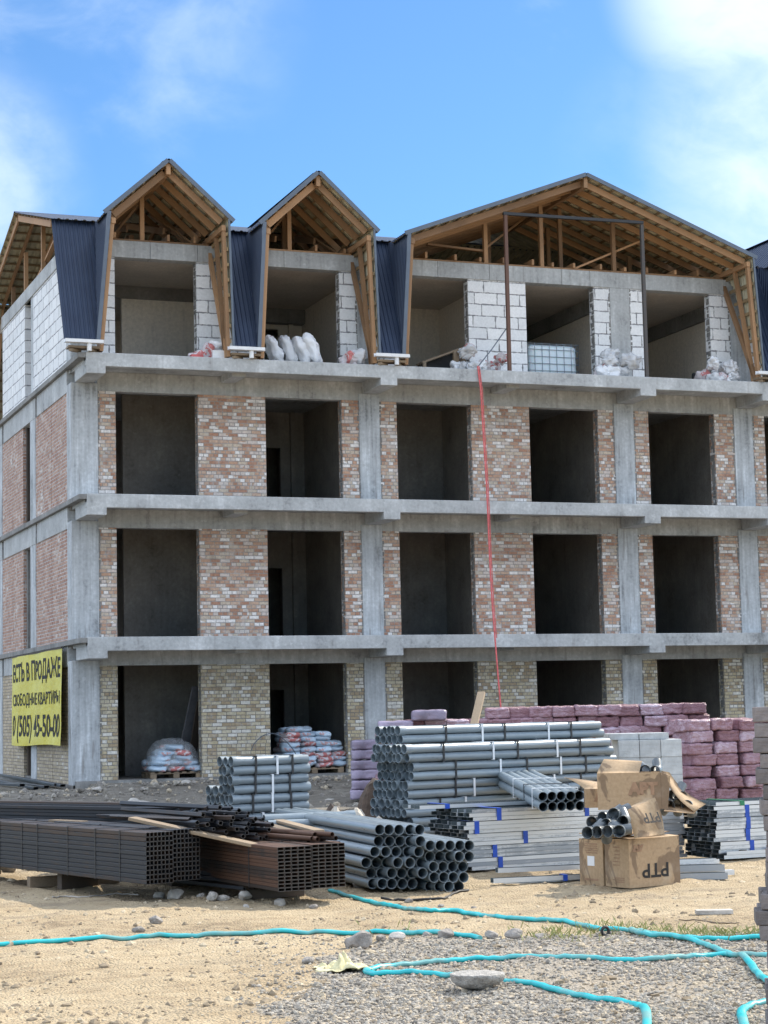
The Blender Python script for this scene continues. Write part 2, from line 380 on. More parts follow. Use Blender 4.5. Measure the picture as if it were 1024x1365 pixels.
for i, (x, y, z) in enumerate(gvs):
    if y < -20:
        jx, jy = .25 * noise.noise((x * 2, y * 2, 1)) + .1 * noise.noise((x * 7, y * 7, 1)), .25 * noise.noise((x * 2, y * 2, 9))
        buf[i, 0] = 1.0 if in_poly(x + jx, y + jy, gravel_poly) else 0.0
    buf[i, 1] = ss(-15, -9, y)
ca.data.foreach_set('color', buf.ravel())
t = NT('yard_ground')
at = t.n('ShaderNodeAttribute', attribute_name='gravel'); sc_ = t.n('ShaderNodeSeparateColor'); t.l(at.outputs['Color'], sc_.inputs[0])
n1 = t.noise(.7, 5); n2 = t.noise(6, 6, t.scaled((.55, 1.15, 1)), .65); n3 = t.noise(60, 4); vo = t.n('ShaderNodeTexVoronoi'); vo.inputs['Scale'].default_value = 46; t.l(t.tc.outputs['Object'], vo.inputs['Vector'])
sand = t.ramp(t.m('ADD', t.m('MULTIPLY', n1, .5), t.m('MULTIPLY', n2, .5)), [(.32, (.20, .145, .085)), (.43, (.38, .285, .17)), (.56, (.48, .375, .235)), (.75, (.57, .465, .31))])
sand = t.mix(t.m('MULTIPLY', t.sstep(n3, .55, .75), .35), sand, (.19, .15, .11))
sand = t.mix(t.m('MULTIPLY', t.sstep(t.noise(1.6, 6, t.scaled((.5, 1.3, 1)), .65), .52, .68), .5), sand, (.235, .185, .125))
grav = t.ramp(vo.outputs['Color'], [(.1, (.20, .18, .155)), (.5, (.32, .295, .26)), (.9, (.43, .40, .36))])
grav = t.mix(t.m('MULTIPLY', n2, .7), grav, (.34, .28, .20)); grav = t.mix(t.m('MULTIPLY', t.sstep(n1, .48, .62), .5), grav, (.42, .34, .235))
col = t.mix(sc_.outputs[0], sand, grav)
bank_c = t.ramp(t.m('ADD', t.m('MULTIPLY', n2, .6), t.m('MULTIPLY', n3, .4)), [(.35, (.13, .11, .085)), (.5, (.22, .195, .16)), (.7, (.36, .34, .30))])
col = t.mix(sc_.outputs[1], col, bank_c)
hb = t.m('ADD', t.m('MULTIPLY', n3, .5), t.m('ADD', t.m('MULTIPLY', n2, .6), t.m('MULTIPLY', vo.outputs['Distance'], -.5)))
t.bump(hb, .9, .055)
gm.materials.append(t.set(col, .95)); gm.polygons.foreach_set('use_smooth', [True] * len(gm.polygons))
tag(link('ground', gm), kind='structure')

# small stones of the gravel and of the sand, too many to count
def stones_mesh(name, spots, mats):
    ib = bmesh.new(); bmesh.ops.create_icosphere(ib, subdivisions=1, radius=1); ib.verts.ensure_lookup_table()
    tv = np.array([v.co[:] for v in ib.verts]); tf = np.array([[v.index for v in f.verts] for f in ib.faces]); ib.free(); NV, NF = len(tv), len(tf)
    rng = np.random.default_rng(4); V = []; Fc = []
    for k, (x, y, z, s_) in enumerate(spots):
        a = rng.random() * 6.3; c_, s2 = math.cos(a), math.sin(a)
        p = tv * (s_ * (.6 + .7 * rng.random(3)) * np.array([1, 1, .8])) + rng.normal(0, s_ * .13, (NV, 3))
        q = np.stack([p[:, 0] * c_ - p[:, 1] * s2 + x, p[:, 0] * s2 + p[:, 1] * c_ + y, p[:, 2] + z], 1); V.append(q); Fc.append(tf + NV * k)
    V = np.concatenate(V); Fc = np.concatenate(Fc)
    me = bpy.data.meshes.new(name); me.from_pydata(V.tolist(), [], Fc.tolist()); me.update()
    for m in mats: me.materials.append(m)
    me.polygons.foreach_set('material_index', np.repeat(rng.integers(0, len(mats), len(spots)), NF).astype(np.int32))
    return link(name, me)
M_g1 = plain('gravel_grey', (.33, .30, .255), .9, 0, .3, 20); M_g2 = plain('gravel_dark', (.19, .17, .145), .9, 0, .3, 20); M_g3 = plain('gravel_tan', (.43, .36, .265), .9, 0, .3, 20)
sp = []; rg = random.Random(3)
while len(sp) < 26000:
    q = G(rg.uniform(330, 1060), rg.uniform(1244, 1378)); x, y = q.x + rg.gauss(0, .1), q.y + rg.gauss(0, .15)
    jx = .25 * noise.noise((x * 2, y * 2, 1)); jy = .25 * noise.noise((x * 2, y * 2, 9))
    if (in_poly(x + jx, y + jy, gravel_poly) and rg.random() < .72 + 1.1 * noise.noise((x * .8, y * 1.3, 31)) + .5 * noise.noise((x * 3, y * 4, 33))) or rg.random() < .10: sp.append((x, y, gh(x, y) + .002, rg.choice((.006, .008, .010, .013, .018)) * rg.uniform(.7, 1.2)))
tag(stones_mesh('gravel', sp, [M_g1, M_g2, M_g3, M_g1]), 'grey gravel spread over the yard in the foreground', 'gravel', kind='stuff')
M_cl1 = plain('dirt_clod_brown', (.25, .195, .13), .95, 0, .3, 20); M_cl2 = plain('dirt_clod_pale', (.44, .36, .25), .95, 0, .3, 20)
sp = []
while len(sp) < 6000:
    q = G(rg.uniform(-40, 1060), rg.uniform(1150, 1378)); x, y = q.x, q.y
    if noise.noise((x * .9, y * 1.3, 20)) + rg.uniform(-.5, .5) > .05: sp.append((x, y, gh(x, y) - .004, min(.04, rg.lognormvariate(-4.55, .6))))
tag(stones_mesh('dirt_clods', sp, [M_cl1, M_cl2, M_cl1]), 'loose clods of dry earth lying over the sandy yard', 'dirt', kind='stuff')
sp = []
while len(sp) < 2600:
    x, y = rg.uniform(-6, 12), rg.uniform(-7, -.4); sp.append((x, y, gh(x, y), min(.12, rg.lognormvariate(-3.7, .6))))
tag(stones_mesh('rubble', sp, [M_g1, M_g2, M_g3, M_rock]), 'grey building rubble along the foot of the unfinished building', 'rubble', kind='stuff')
# grass tufts
gb = MB()
for cx, cy, n in ((745, 1246, 90), (760, 1243, 80), (725, 1247, 60), (835, 1237, 150), (850, 1240, 80), (890, 1247, 90), (915, 1243, 150), (945, 1243, 130), (975, 1245, 150), (1000, 1247, 130), (520, 1241, 40), (790, 1246, 70), (960, 1248, 90), (740, 1249, 70)):
    q = G(cx, cy)
    for k in range(n * 3 // 5):
        x, y = q.x + rg.gauss(0, .16), q.y + rg.gauss(0, .20); z = gh(x, y) - .005; h = rg.uniform(.02, .085); a = rg.uniform(0, 6.28); w = .004
        dx, dy = math.cos(a), math.sin(a); lx, ly = rg.gauss(0, .03), rg.gauss(0, .03)
        gb.add([(x - dx * w, y - dy * w, z), (x + dx * w, y + dy * w, z), (x + lx * .5 + dx * w * .7, y + ly * .5 + dy * w * .7, z + h * .6), (x + lx * 1.2, y + ly * 1.2, z + h)], [(0, 1, 2), (0, 2, 3)])
tag(gb.build('grass', M_grass), 'sparse green grass tufts along the edge of the gravel', 'grass', kind='stuff')

# ================================================================ the unfinished building
BD = empty('apartment_building', (0, 0, 0))
tag(BD, 'unfinished four-storey apartment building of concrete frame and bare brick with timber gable roofs', 'building')
XE = 25.4; DP = 10.0
LV = [0, 3.2, 6.4, 9.6]; OT = [2.6, 5.77, 8.95, 12.13]
COLS = [(0, .63), (7.05, 7.58), (13.96, 14.52), (17.46, 18.02), (24.4, 24.95)]
OPEN = [(1.05, 3.02), (4.68, 6.61), (8.03, 10.01), (11.59, 13.51), (14.95, 16.88), (18.38, 20.35), (21.9, 23.85)]
def part(name, mb, mat, parent=None, bevel=0, label=None):
    o = mb.build(name, mat, parent or BD, bevel)
    if label: o['label'] = label
    return o
def bx(name, lo, hi, mat, parent=None, bevel=0): return part(name, MB().box(lo, hi), mat, parent, bevel)
# slabs: balcony slab with deep edge, floor behind
for k in (1, 2, 3):
    z = LV[k]; m = MB()
    m.box((.08, -1.3, z - .20), (XE, .30, z)).box((.08, -1.302, z - .31), (XE, -1.12, z + .001))
    part('balcony_slab', m, M_slab, bevel=.012)
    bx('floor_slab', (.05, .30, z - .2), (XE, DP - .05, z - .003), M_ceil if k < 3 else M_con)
    m = MB().box((-.09, -1.29, z - .13), (.078, DP, z - .012)); part('slab_edge', m, M_dcon, bevel=.01)
    for a, b in COLS:
        x0 = a + .09; x1 = min(b - .02, a + .53)
        part('cantilever_beam', MB().box((x0, -1.306, z - .48), (x1, .0, z - .02)), M_slab, bevel=.012)
    for xm in (3.75, 10.72, 16.3 + 4.8):
        part('bracket', MB().box((xm - .17, -.95, z - .36), (xm + .17, .0, z - .19)), M_slab, bevel=.01)
bx('floor_slab', (.05, -.25, -.2), (XE, DP - .05, 0), M_dcon)
m = MB().box((.02, -.02, -1.0), (XE, .35, -.204)).box((-.005, .0, -1.0), (.35, DP, -.09)); part('foundation_plinth', m, M_dcon)
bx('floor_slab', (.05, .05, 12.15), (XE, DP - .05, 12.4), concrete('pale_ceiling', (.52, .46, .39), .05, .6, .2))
# columns, beams and wall panels of the front
for k in range(4):
    z0 = LV[k]; zc = (LV[k] + 2.72) if k < 3 else 12.14
    for i, (a, b) in enumerate(COLS):
        part('column', MB().box((a, 0, z0 - (.3 if k == 0 else 0)), (b, .5, zc)), M_con if (k == 3 and i == 2) else M_colm, bevel=.012)
    mat = (M_tan, M_brick, M_brick, M_block)[k]; nm = 'brick_wall' if k < 3 else 'block_wall'
    edges = [(COLS[0][1], OPEN[0][0])]
    xs = sorted([p for c in COLS[1:] for p in c] + [p for o in OPEN for p in o])
    cur = OPEN[0][1]
    for x in xs:
        if x <= cur + .001: continue
        st = cur; inop = any(abs(st - o[0]) < .001 for o in OPEN); incol = any(abs(st - c[0]) < .001 for c in COLS)
        if not inop and not incol: edges.append((st, x))
        cur = x
    edges.append((24.95, XE))
    rj = random.Random(40 + k)
    for a, b in edges:
        mb = MB().box((a, .02, z0), (b, .29, OT[k] - .002))
        # ragged mortar down the right jambs and beside the columns
        jam = any(abs(a - o[1]) < .01 for o in OPEN); cl_ = any(abs(b - c[0]) < .01 for c in COLS); cr_ = any(abs(a - c[1]) < .01 for c in COLS)
        n = 24
        for q in range(n):
            zz = z0 + (OT[k] - z0) * (q + rj.random() * .6) / n; zt = min(zz + rj.uniform(.05, .13), OT[k] - .01)
            if jam: mb.box((a - rj.uniform(.006, .022), .035 + rj.uniform(0, .05), zz), (a + .002, .10 + rj.uniform(.02, .15), zt), 1)
            if cl_: mb.box((b - rj.uniform(.01, .05), .005 + rj.uniform(0, .006), zz), (b + .001, .03, zt), 1)
            if cr_: mb.box((a - .001, .005 + rj.uniform(0, .006), zz), (a + rj.uniform(.01, .05), .03, zt), 1)
        part(nm, mb, [mat, M_dcon])
    if k < 3: part('beam', MB().box((.62, .03, OT[k]), (XE, .298, LV[k + 1] - .202)), M_con, bevel=.008)
    else:
        xx = .0; segs = [0, 1.9, 3.05, 5.2, 7.3, 9.2, 10.6, 12.6, 13.4, 14.9, 17.3, 19, 21, 23, XE]
        for a, b in zip(segs[:-1], segs[1:]):
            part('ring_beam', MB().box((a + .004, -.012, 12.13), (b - .004, .30, 12.53)), M_con, bevel=.006)
    part('rear_wall', MB().box((.32, DP - .3, z0), (XE, DP, (LV[k + 1] - .2) if k < 3 else 12.15)), mat)
# side wall
for k in range(4):
    z0 = LV[k] - (.09 if k == 0 else 0); zt = LV[k + 1] - .13 if k < 3 else 12.15
    zb = OT[k] if k < 3 else 12.15
    mat = (M_sidet, M_sideb, M_sideb, M_block)[k]; nm = 'brick_wall' if k < 3 else 'block_wall'
    for a, b in (((.5, 4.46), (6.25, 9.4)) if k < 3 else ((.5, 4.75), (5.95, 9.36))):
        ym = a + (b - a) * .49
        part(nm, MB().box((.02, a, z0), (.32, ym - .02, zb)).box((.02, ym + .02, z0), (.32, b, zb)).box((.04, ym - .03, z0), (.3, ym + .03, zb)), mat)
    if k < 3:
        part('column', MB().box((.0, 4.46, z0), (.35, 5.16, zb)), M_colm, bevel=.01)
        part('column', MB().box((.0, 9.4, z0), (.4, DP, zb)), M_colm, bevel=.01)
        for a, b in ((.12, 4.2), (4.45, 9.1), (9.4, DP)): part('beam', MB().box((-.004, a + .35 if a < 1 else a, zb), (.3, b, zt)), M_con, bevel=.01)
        part('window_jamb', MB().box((.10, 6.1, z0), (.33, 6.25, zb)), M_darkwood if k != 1 else M_dcon)
    else:
        part('column', MB().box((.03, 4.75, z0), (.35, 5.15, zb)), M_colm, bevel=.01)
        part('ring_beam', MB().box((-.012, .0, 12.15), (.3, DP - .6, 12.5)), M_con, bevel=.008)
# rooms: partitions and back walls
ROOM = [(.32, 3.82, 3.1), (3.88, 7.28, 5.0), (7.34, 10.78, 3.8), (10.84, 14.2, 7.0), (14.26, 17.7, 5.0), (17.76, 21.0, 4.2), (21.06, 24.6, 5)]
for k in range(4):
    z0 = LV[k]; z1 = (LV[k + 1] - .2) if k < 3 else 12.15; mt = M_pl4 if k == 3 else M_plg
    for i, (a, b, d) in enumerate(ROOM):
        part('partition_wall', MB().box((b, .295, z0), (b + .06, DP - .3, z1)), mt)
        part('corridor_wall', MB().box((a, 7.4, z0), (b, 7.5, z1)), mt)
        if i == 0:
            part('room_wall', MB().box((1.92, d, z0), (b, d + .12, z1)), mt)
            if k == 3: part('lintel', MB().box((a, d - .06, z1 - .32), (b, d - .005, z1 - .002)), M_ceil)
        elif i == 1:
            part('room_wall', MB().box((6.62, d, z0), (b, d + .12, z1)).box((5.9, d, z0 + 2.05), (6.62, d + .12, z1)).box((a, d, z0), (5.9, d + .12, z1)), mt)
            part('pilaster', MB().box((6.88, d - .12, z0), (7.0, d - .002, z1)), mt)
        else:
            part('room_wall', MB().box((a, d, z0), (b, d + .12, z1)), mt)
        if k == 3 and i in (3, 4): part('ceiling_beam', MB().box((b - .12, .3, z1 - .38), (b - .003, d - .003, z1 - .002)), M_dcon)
        if k == 3 and i == 1: part('ceiling_beam', MB().box((a, d - .3, z1 - .38), (b - .003, d - .003, z1 - .002)), M_dcon)

# ---------------------------------------------------------------- roof
YF = -1.3; ZE = 12.86; MT = (.12, 12.97); MBm = (-1.32, 9.84); RY, RZ = 5.0, 14.33
def ym(z): return MBm[0] + (z - MBm[1]) / (MT[1] - MBm[1]) * (MT[0] - MBm[0])       # front mansard
def zmain(y): return MT[1] + (y - MT[0]) * (RZ - MT[1]) / (RY - MT[0])
GAB = [dict(xl=.63, xr=3.45, bl=.35, br=3.52, ax=2.03, az=14.13), dict(xl=4.31, xr=7.04, bl=4.13, br=7.12, ax=5.67, az=14.13),
       dict(xl=7.94, xr=17.42, bl=7.72, br=17.60, ax=12.72, az=14.62), dict(xl=18.42, xr=21.2, bl=18.2, br=21.28, ax=19.8, az=14.13), dict(xl=22.0, xr=24.8, bl=21.8, br=24.85, ax=23.4, az=14.13)]
def sheet(name, parent, O, U, V, u0, u1, lo, hi, pitch=.2, amp=.022, mats=None, thick=.008):
    """ribbed metal sheet: U across the ribs, V along them; two skins"""
    O = Vector(O); U = Vector(U).normalized(); V = Vector(V).normalized(); N = V.cross(U)
    us = []
    u = u0 - pitch
    while u < u1 + pitch:
        for f, h in ((0, 0), (.55, 0), (.66, 1), (.88, 1), (.999, 0)): us.append((u + f * pitch, h))
        u += pitch
    us = [(u0, 0)] + [q for q in us if u0 + .004 < q[0] < u1 - .004] + [(u1, 0)]
    mb = MB(); n = len(us); vs = []
    for sgn in (0, 1):
        for uu, h in us:
            a, b = lo(uu), hi(uu)
            if b < a: a = b = (a + b) / 2
            for w in (a, b): vs.append(O + U * uu + V * w + N * (h * amp + sgn * thick))
    fs = []; 
    for i in range(n - 1):
        fs.append((2 * i, 2 * i + 1, 2 * i + 3, 2 * i + 2))
    b0 = 2 * n
    mb.add(vs[:b0], fs, 1); mb.add(vs[b0:], [f[::-1] for f in fs], 0)
    rim = MB()
    for k_ in (0, 1):
        rim.add([vs[2 * i + k_] for i in range(n)] + [vs[b0 + 2 * i + k_] for i in range(n)], [(i, i + 1, n + i + 1, n + i) for i in range(n - 1)], 0)
    mb.add(rim.v, rim.f, 0)
    return mb.build(name, mats or [M_blue, M_under], parent)
MAIN = bpy.data.objects.new('main_roof', None); COL.objects.link(MAIN); MAIN.parent = BD
sl_m = math.hypot(RY - MT[0], RZ - MT[1]); dn = Vector((0, MT[0] - RY, MT[1] - RZ)).normalized()
def valley(x):                                                            # how far down the main slope the sheet reaches at x
    z = None
    for g in GAB:
        e = (g['xl'] - .12, g['xr'] + .12)
        if e[0] < x < e[1]:
            z = ZE + (x - e[0]) / (g['ax'] - e[0]) * (g['az'] - ZE) if x < g['ax'] else ZE + (e[1] - x) / (e[1] - g['ax']) * (g['az'] - ZE)
    if z is None or z < MT[1]: return sl_m + .16
    return max(.02, (RZ - z) / (RZ - MT[1]) * sl_m)
VX = -.42
sheet('roof_sheet', MAIN, (0, RY, RZ), (1, 0, 0), dn, VX, XE, lambda u: 0, valley)
dr = Vector((0, DP - MT[0] - RY, MT[1] - RZ)).normalized(); sl_r = math.hypot(DP - MT[0] - RY, MT[1] - RZ)
sheet('roof_sheet', MAIN, (0, RY, RZ), (-1, 0, 0), dr, -XE, -VX, lambda u: 0, lambda u: sl_r)
drm = Vector((0, DP + 1.32 - (DP - MT[0]), MBm[1] - MT[1])).normalized()
sheet('roof_sheet', MAIN, (0, DP - MT[0], MT[1]), (-1, 0, 0), drm, -XE, -VX, lambda u: 0, lambda u: 3.6)
part('ridge_cap', MB().add([(VX, RY - .16, RZ - .03), (XE, RY - .16, RZ - .03), (XE, RY, RZ + .045), (VX, RY, RZ + .045), (VX, RY + .16, RZ - .03), (XE, RY + .16, RZ - .03)], [(0, 1, 2, 3), (3, 2, 5, 4)]), M_blue, MAIN)
def under(p, n, d): return Vector(p) - Vector(n) * d
# rafters of the main roof (gable end and a few behind), posts, battens
nf = Vector((0, -(RZ - MT[1]), RY - MT[0])).normalized(); nr = Vector((0, RZ - MT[1], RY - MT[0])).normalized(); nm_ = Vector((0, 3.16, 1.77)).normalized()
for x in (-.30, .10, .75, 1.5, 2.4, 3.3, 4.2, 5.2, 6.2, 7.2):
    part('rafter', MB().bar(under((x, .6, zmain(.6)), nf, .13), under((x, RY, RZ), nf, .13), .05, .15, nf), M_wood, MAIN)
    part('rafter', MB().bar(under((x, RY, RZ), nr, .13), under((x, DP - MT[0], MT[1]), nr, .13), .05, .15, nr), M_wood, MAIN)
    part('rafter', MB().bar(under((x, DP - MT[0], MT[1]), nm_, .13), under((x, DP + 1.3, 9.86), nm_, .13), .05, .15, nm_), M_wood, MAIN)
for y, zt in ((3.9, 13.75), (6.3, 13.62), (8.2, 13.1), (1.9, 13.15)):
    for x in (.12, 1.9): part('post', MB().bar((x, y, 12.4), (x, y, zt), .1, .1), M_wood, MAIN)
for x in (.20, 1.9):
    part('strut', MB().bar((x, 2.2, 13.2), (x, 5.6, 12.5), .05, .12, (1, 0, 0)), M_wood, MAIN)
bt = MB()
for i in range(12):
    s_ = (i + .3) / 12; p0 = Vector((0, RY, RZ)) + dr * (s_ * sl_r); q = under(p0, nr, .025); bt.bar((VX + .03, q.y, q.z), (8, q.y, q.z), .06, .03, nr)
    p0 = Vector((0, DP - MT[0], MT[1])) + drm * (s_ * 3.6); q = under(p0, nm_, .025); bt.bar((VX + .03, q.y, q.z), (8, q.y, q.z), .06, .03, nm_)
    p0 = Vector((0, RY, RZ)) + dn * (s_ * sl_m); q = under(p0, nf, .025); bt.bar((VX + .03, q.y, q.z), (.6, q.y, q.z), .09, .03, nf)
part('battens', bt, M_batten, MAIN)
# mansard panels between the gables, gutters beneath
gaps = [(VX, VX, .63, .35)] + [(a['xr'], a['br'], b['xl'], b['bl']) for a, b in zip(GAB[:-1], GAB[1:])] + [(24.8, 24.85, XE, XE)]
Vm = Vector((0, MBm[0] - MT[0], MBm[1] - MT[1])).normalized(); Lm = math.hypot(MT[0] - MBm[0], MT[1] - MBm[1])
for i, (lt, lb, rt, rb) in enumerate(gaps):
    def lo(u): return max(0, (rt - u) / max(rt - rb, .01) * 0 if u <= rb else 0)
    def hi(u):
        if u > rb and rt > rb: return Lm * max(.02, (rt - u) / (rt - rb))
        if u < lb and lb > lt: return Lm * max(.02, (u - lt) / (lb - lt))
        return Lm
    sheet('mansard_sheet', MAIN, (0, MT[0], MT[1]), (1, 0, 0), Vm, min(lt, lb) + .003, max(rt, rb) - .003, lambda u: 0, hi, .105, .02)
    g0, g1 = min(lb, lt) + (.0 if i == 0 else -.08), rb + .10
    gt = MB().box((g0, -1.50, 9.775), (g1, -1.34, 9.80)).box((g0, -1.50, 9.80), (g1, -1.485, 9.85)).box((g0, -1.355, 9.80), (g1, -1.34, 9.86))
    gt.tube([((g0 + g1) / 2 + .12, -1.42, 9.775), ((g0 + g1) / 2 + .12, -1.42, 9.60)], .055, 10)
    part('gutter', gt, M_white, MAIN)
    part('gutter_bracket', MB().bar((g0 + .1, -1.2, 9.70), (g1 - .05, -1.2, 9.70), .3, .05).bar((g0 + .15, -1.32, 9.63), (g0 + .4, -1.1, 9.64), .1, .06).bar((g1 - .3, -1.35, 9.64), (g1 - .05, -1.05, 9.63), .1, .06), M_oldwood, MAIN)
for gi, g in enumerate(GAB):
    E_ = bpy.data.objects.new('gable_roof', None); COL.objects.link(E_); E_.parent = BD
    big = gi == 2
    E_['label'] = 'wide open timber gable with dark metal roof' if big else 'narrow open timber dormer gable with dark metal sides'
    ax, az = g['ax'], g['az']
    for side in (-1, 1):
        ex = (g['xl'] - .10) if side < 0 else (g['xr'] + .10)
        ez = ZE - .06
        Vd = Vector((ex - ax, 0, ez - az)); Ls = Vd.length; Vd.normalize(); n_ = Vector((-(ez - az), 0, (ex - ax))) ; n_ = n_ * (1 if n_.z > 0 else -1); n_.normalize()
        def hi2(u, Ls=Ls, az=az, ez=ez):
            z = zmain(u)
            if u >= RY: z = RZ + (RY - u) * .29
            if z <= ez: return Ls
            return max(.01, (az - z + .02) / (az - ez) * Ls)
        yb = 4.35 if not big else 6.1
        O_ = (ax, 0, az)
        if side < 0: sheet('roof_sheet', E_, O_, (0, -1, 0), Vd, -yb, 1.34, lambda u: 0, lambda u: hi2(-u))
        else: sheet('roof_sheet', E_, O_, (0, 1, 0), Vd, -1.34, yb, lambda u: 0, hi2)
        # verge trim on the front edge
        e0 = Vector(O_) + n_ * .03; e1 = e0 + Vd * Ls
        part('verge_trim', MB().bar((e0.x, -1.352, e0.z), (e1.x, -1.352, e1.z), .022, .10, n_), M_trim, E_)
        # cheek
        xt, xb = (g['xl'], g['bl']) if side < 0 else (g['xr'], g['br'])
        Vc = Vector((xb - xt, 0, 9.80 - ZE)); Lc = Vc.length; Vc.normalize()
        def lowc(u, Lc=Lc):                                                # u = y; cheek reaches down to the mansard
            z = MBm[1] + (u - MBm[0]) / (MT[0] - MBm[0]) * (MT[1] - MBm[1]); return max(0, min(Lc, (ZE - z) / (ZE - 9.80) * Lc))
        if side < 0: sheet('cheek_sheet', E_, (xt, 0, ZE), (0, -1, 0), Vc, -.42, 1.33, lambda u: -.05, lambda u: lowc(-u), .105, .02)
        else: sheet('cheek_sheet', E_, (xt, 0, ZE), (0, 1, 0), Vc, -1.33, .42, lambda u: -.05, lambda u: lowc(u), .105, .02)
        part('corner_trim', MB().bar((xt, -1.345, ZE), (xb, -1.345, 9.80), .09 if side < 0 else .05, .03, (0, 1, 0)), M_trim, E_)
        # rafters under the slope
        for j, y in enumerate((-1.12, -.55, .05, .65, 1.3, 1.95, 2.6, 3.3) if big else (-1.12, -.5, .12, .8, 1.5, 2.2)):
            p = Vector((ax, y, az)) - n_ * .135; q = p + Vd * (Ls - .20)
            part('rafter', MB().bar(p, q, .05, .15, n_), M_wood, E_)
        bt = MB()
        nb = int(Ls / .36)
        for j in range(nb + 1):
            p = Vector((ax, 0, az)) + Vd * (Ls * (j + .4) / (nb + 1)) - n_ * .028
            bt.bar((p.x, -1.32, p.z), (p.x, 2.4, p.z), .06, .028, n_)
        part('battens', bt, M_batten, E_)
        # leg: wall plate, studs and battens inside the cheek
        inx = .07 * -side
        part('eave_plate', MB().bar((xt + inx * 1.6, -1.28, ZE - .20), (xt + inx * 1.6, .45, ZE - .20), .1, .12), M_wood, E_)
        def cx_(z): return xt + (xb - xt) * (ZE - z) / (ZE - 9.8)
        for y0, y1, wv in ((-1.22, -1.20, .1), (-1.0, -.55, .09), (-1.12, .22, .11)):
            part('stud', MB().bar((cx_(9.66) + inx * 1.5, y0, 9.64), (cx_(ZE) + inx * 1.5, y1, ZE - .12), .085, wv * 1.15, (0, 1, 0)), M_wood, E_)
        bt = MB()
        for j in range(8):
            z = 10.0 + j * .36; yy = ym(z)
            bt.bar((cx_(z) + inx * .7, -1.3, z), (cx_(z) + inx * .7, min(yy + .12, .4), z), .03, .08)
        part('battens', bt, M_batten, E_)
    part('ridge_board', MB().box((ax - .05, -1.30, az - .30), (ax + .05, 3.6, az - .045)), M_wood, E_)
    part('ridge_cap', MB().add([(ax - .16, -1.36, az - .02), (ax - .16, 4.3, az - .02), (ax, 4.3, az + .06), (ax, -1.36, az + .06), (ax + .16, -1.36, az - .02), (ax + .16, 4.3, az - .02)], [(0, 3, 2, 1), (3, 4, 5, 2)]), M_trim, E_)
    wd = g['xr'] - g['xl']
    def zroof(x): return ZE + (x - g['xl']) / (ax - g['xl']) * (az - ZE) if x < ax else ZE + (g['xr'] - x) / (g['xr'] - ax) * (az - ZE)
    posts = [(ax - .30, .1), (ax + .05, 1.6)] if not big else [(10.55, .1), (12.1, .1), (12.95, .75), (14.15, .1), (9.0, 1.3), (11.3, 1.6), (15.4, 1.6), (13.3, 2.2)]
    for x, y in posts:
        zb_ = 12.53 if not (big and y < -.5) else 13.85
        part('post', MB().bar((x, y, zb_), (x, y, zroof(x) - .22), .10, .10), M_wood, E_)
    if big:
        part('strut', MB().bar((12.95, .16, 12.56), (15.1, .16, 13.5), .05, .10, (0, 1, 0)), M_wood, E_)
        part('strut', MB().bar((10.6, .16, 12.9), (9.0, .16, 12.98), .05, .10, (0, 1, 0)), M_wood, E_)
        part('strut', MB().bar((10.6, .16, 13.0), (12.3, 1.5, 14.2), .05, .10, (0, 1, 0)), M_wood, E_)
    else:
        part('strut', MB().bar((ax - .26, .16, 13.6), (ax - 1.0, .9, 12.6), .05, .10, (0, 1, 0)), M_wood, E_)
        part('strut', MB().bar((ax + .95, .2, 12.6), (ax + .3, 1.6, 13.6), .05, .10, (0, 1, 0)), M_wood, E_)
    part('wall_plate', MB().box((g['xl'] + .1, .03, 12.532), (g['xr'] - .1, .17, 12.58)), M_wood, E_)
    nj = int(wd / .68); rj = random.Random(gi)
    for j in range(nj):
        x = g['xl'] + .35 + j * .68 + rj.uniform(-.1, .1)
        if any(abs(x - p[0]) < .12 and abs(p[1] - .1) < .2 for p in posts): continue
        part('joist', MB().box((x - .03, -.01 - rj.uniform(0, .05), 12.582), (x + .03, 2.2, 12.582 + rj.uniform(.10, .17))), M_wood, E_)

# ================================================================ shared small meshes
def pipe_mesh(L, r=.055, n=20, wall=.0045, bell=True):
    mb = MB(); st = [(0, r), (L - .12, r), (L - .10, r * 1.14), (L, r * 1.14)] if bell else [(0, r), (L, r)]
    def ring(x, q): return [(x, math.cos(2 * math.pi * t / n) * q, math.sin(2 * math.pi * t / n) * q) for t in range(n)]
    seq = [ring(x, q) for x, q in st] + [ring(x, q - wall) for x, q in reversed(st)]
    vs = [v for g in seq for v in g]; k = len(seq); fs = []
    for i in range(k):
        j = (i + 1) % k
        for t in range(n): fs.append((i * n + t, j * n + t, j * n + (t + 1) % n, i * n + (t + 1) % n))
    mb.add(vs, [f[::-1] for f in fs], 0, True)
    me = mb.mesh('pipe', [M_pipe])
    try: me.set_sharp_from_angle(angle=R(40))
    except Exception: pass
    return me
def box_tube_mesh(name, L, w, h, wall, mat):
    c = min(w, h) * .13
    def prof(a, b, c): return [(-a + c, -b), (a - c, -b), (a, -b + c), (a, b - c), (a - c, b), (-a + c, b), (-a, b - c), (-a, -b + c)]
    mb = MB(); o = prof(w / 2, h / 2, c); i_ = prof(w / 2 - wall, h / 2 - wall, c * .6)
    seq = [[(0, a, b) for a, b in o], [(L, a, b) for a, b in o], [(L, a, b) for a, b in i_], [(0, a, b) for a, b in i_]]
    vs = [v for g in seq for v in g]; fs = []
    for k in range(4):
        j = (k + 1) % 4
        for t in range(8): fs.append((k * 8 + t, k * 8 + (t + 1) % 8, j * 8 + (t + 1) % 8, j * 8 + t))
    for k, f in enumerate(fs): mb.add([vs[i] for i in f], [(0, 1, 2, 3)], 1 if k // 8 in (1, 3) else 0)
    return mb.mesh(name, [mat, M_cut])
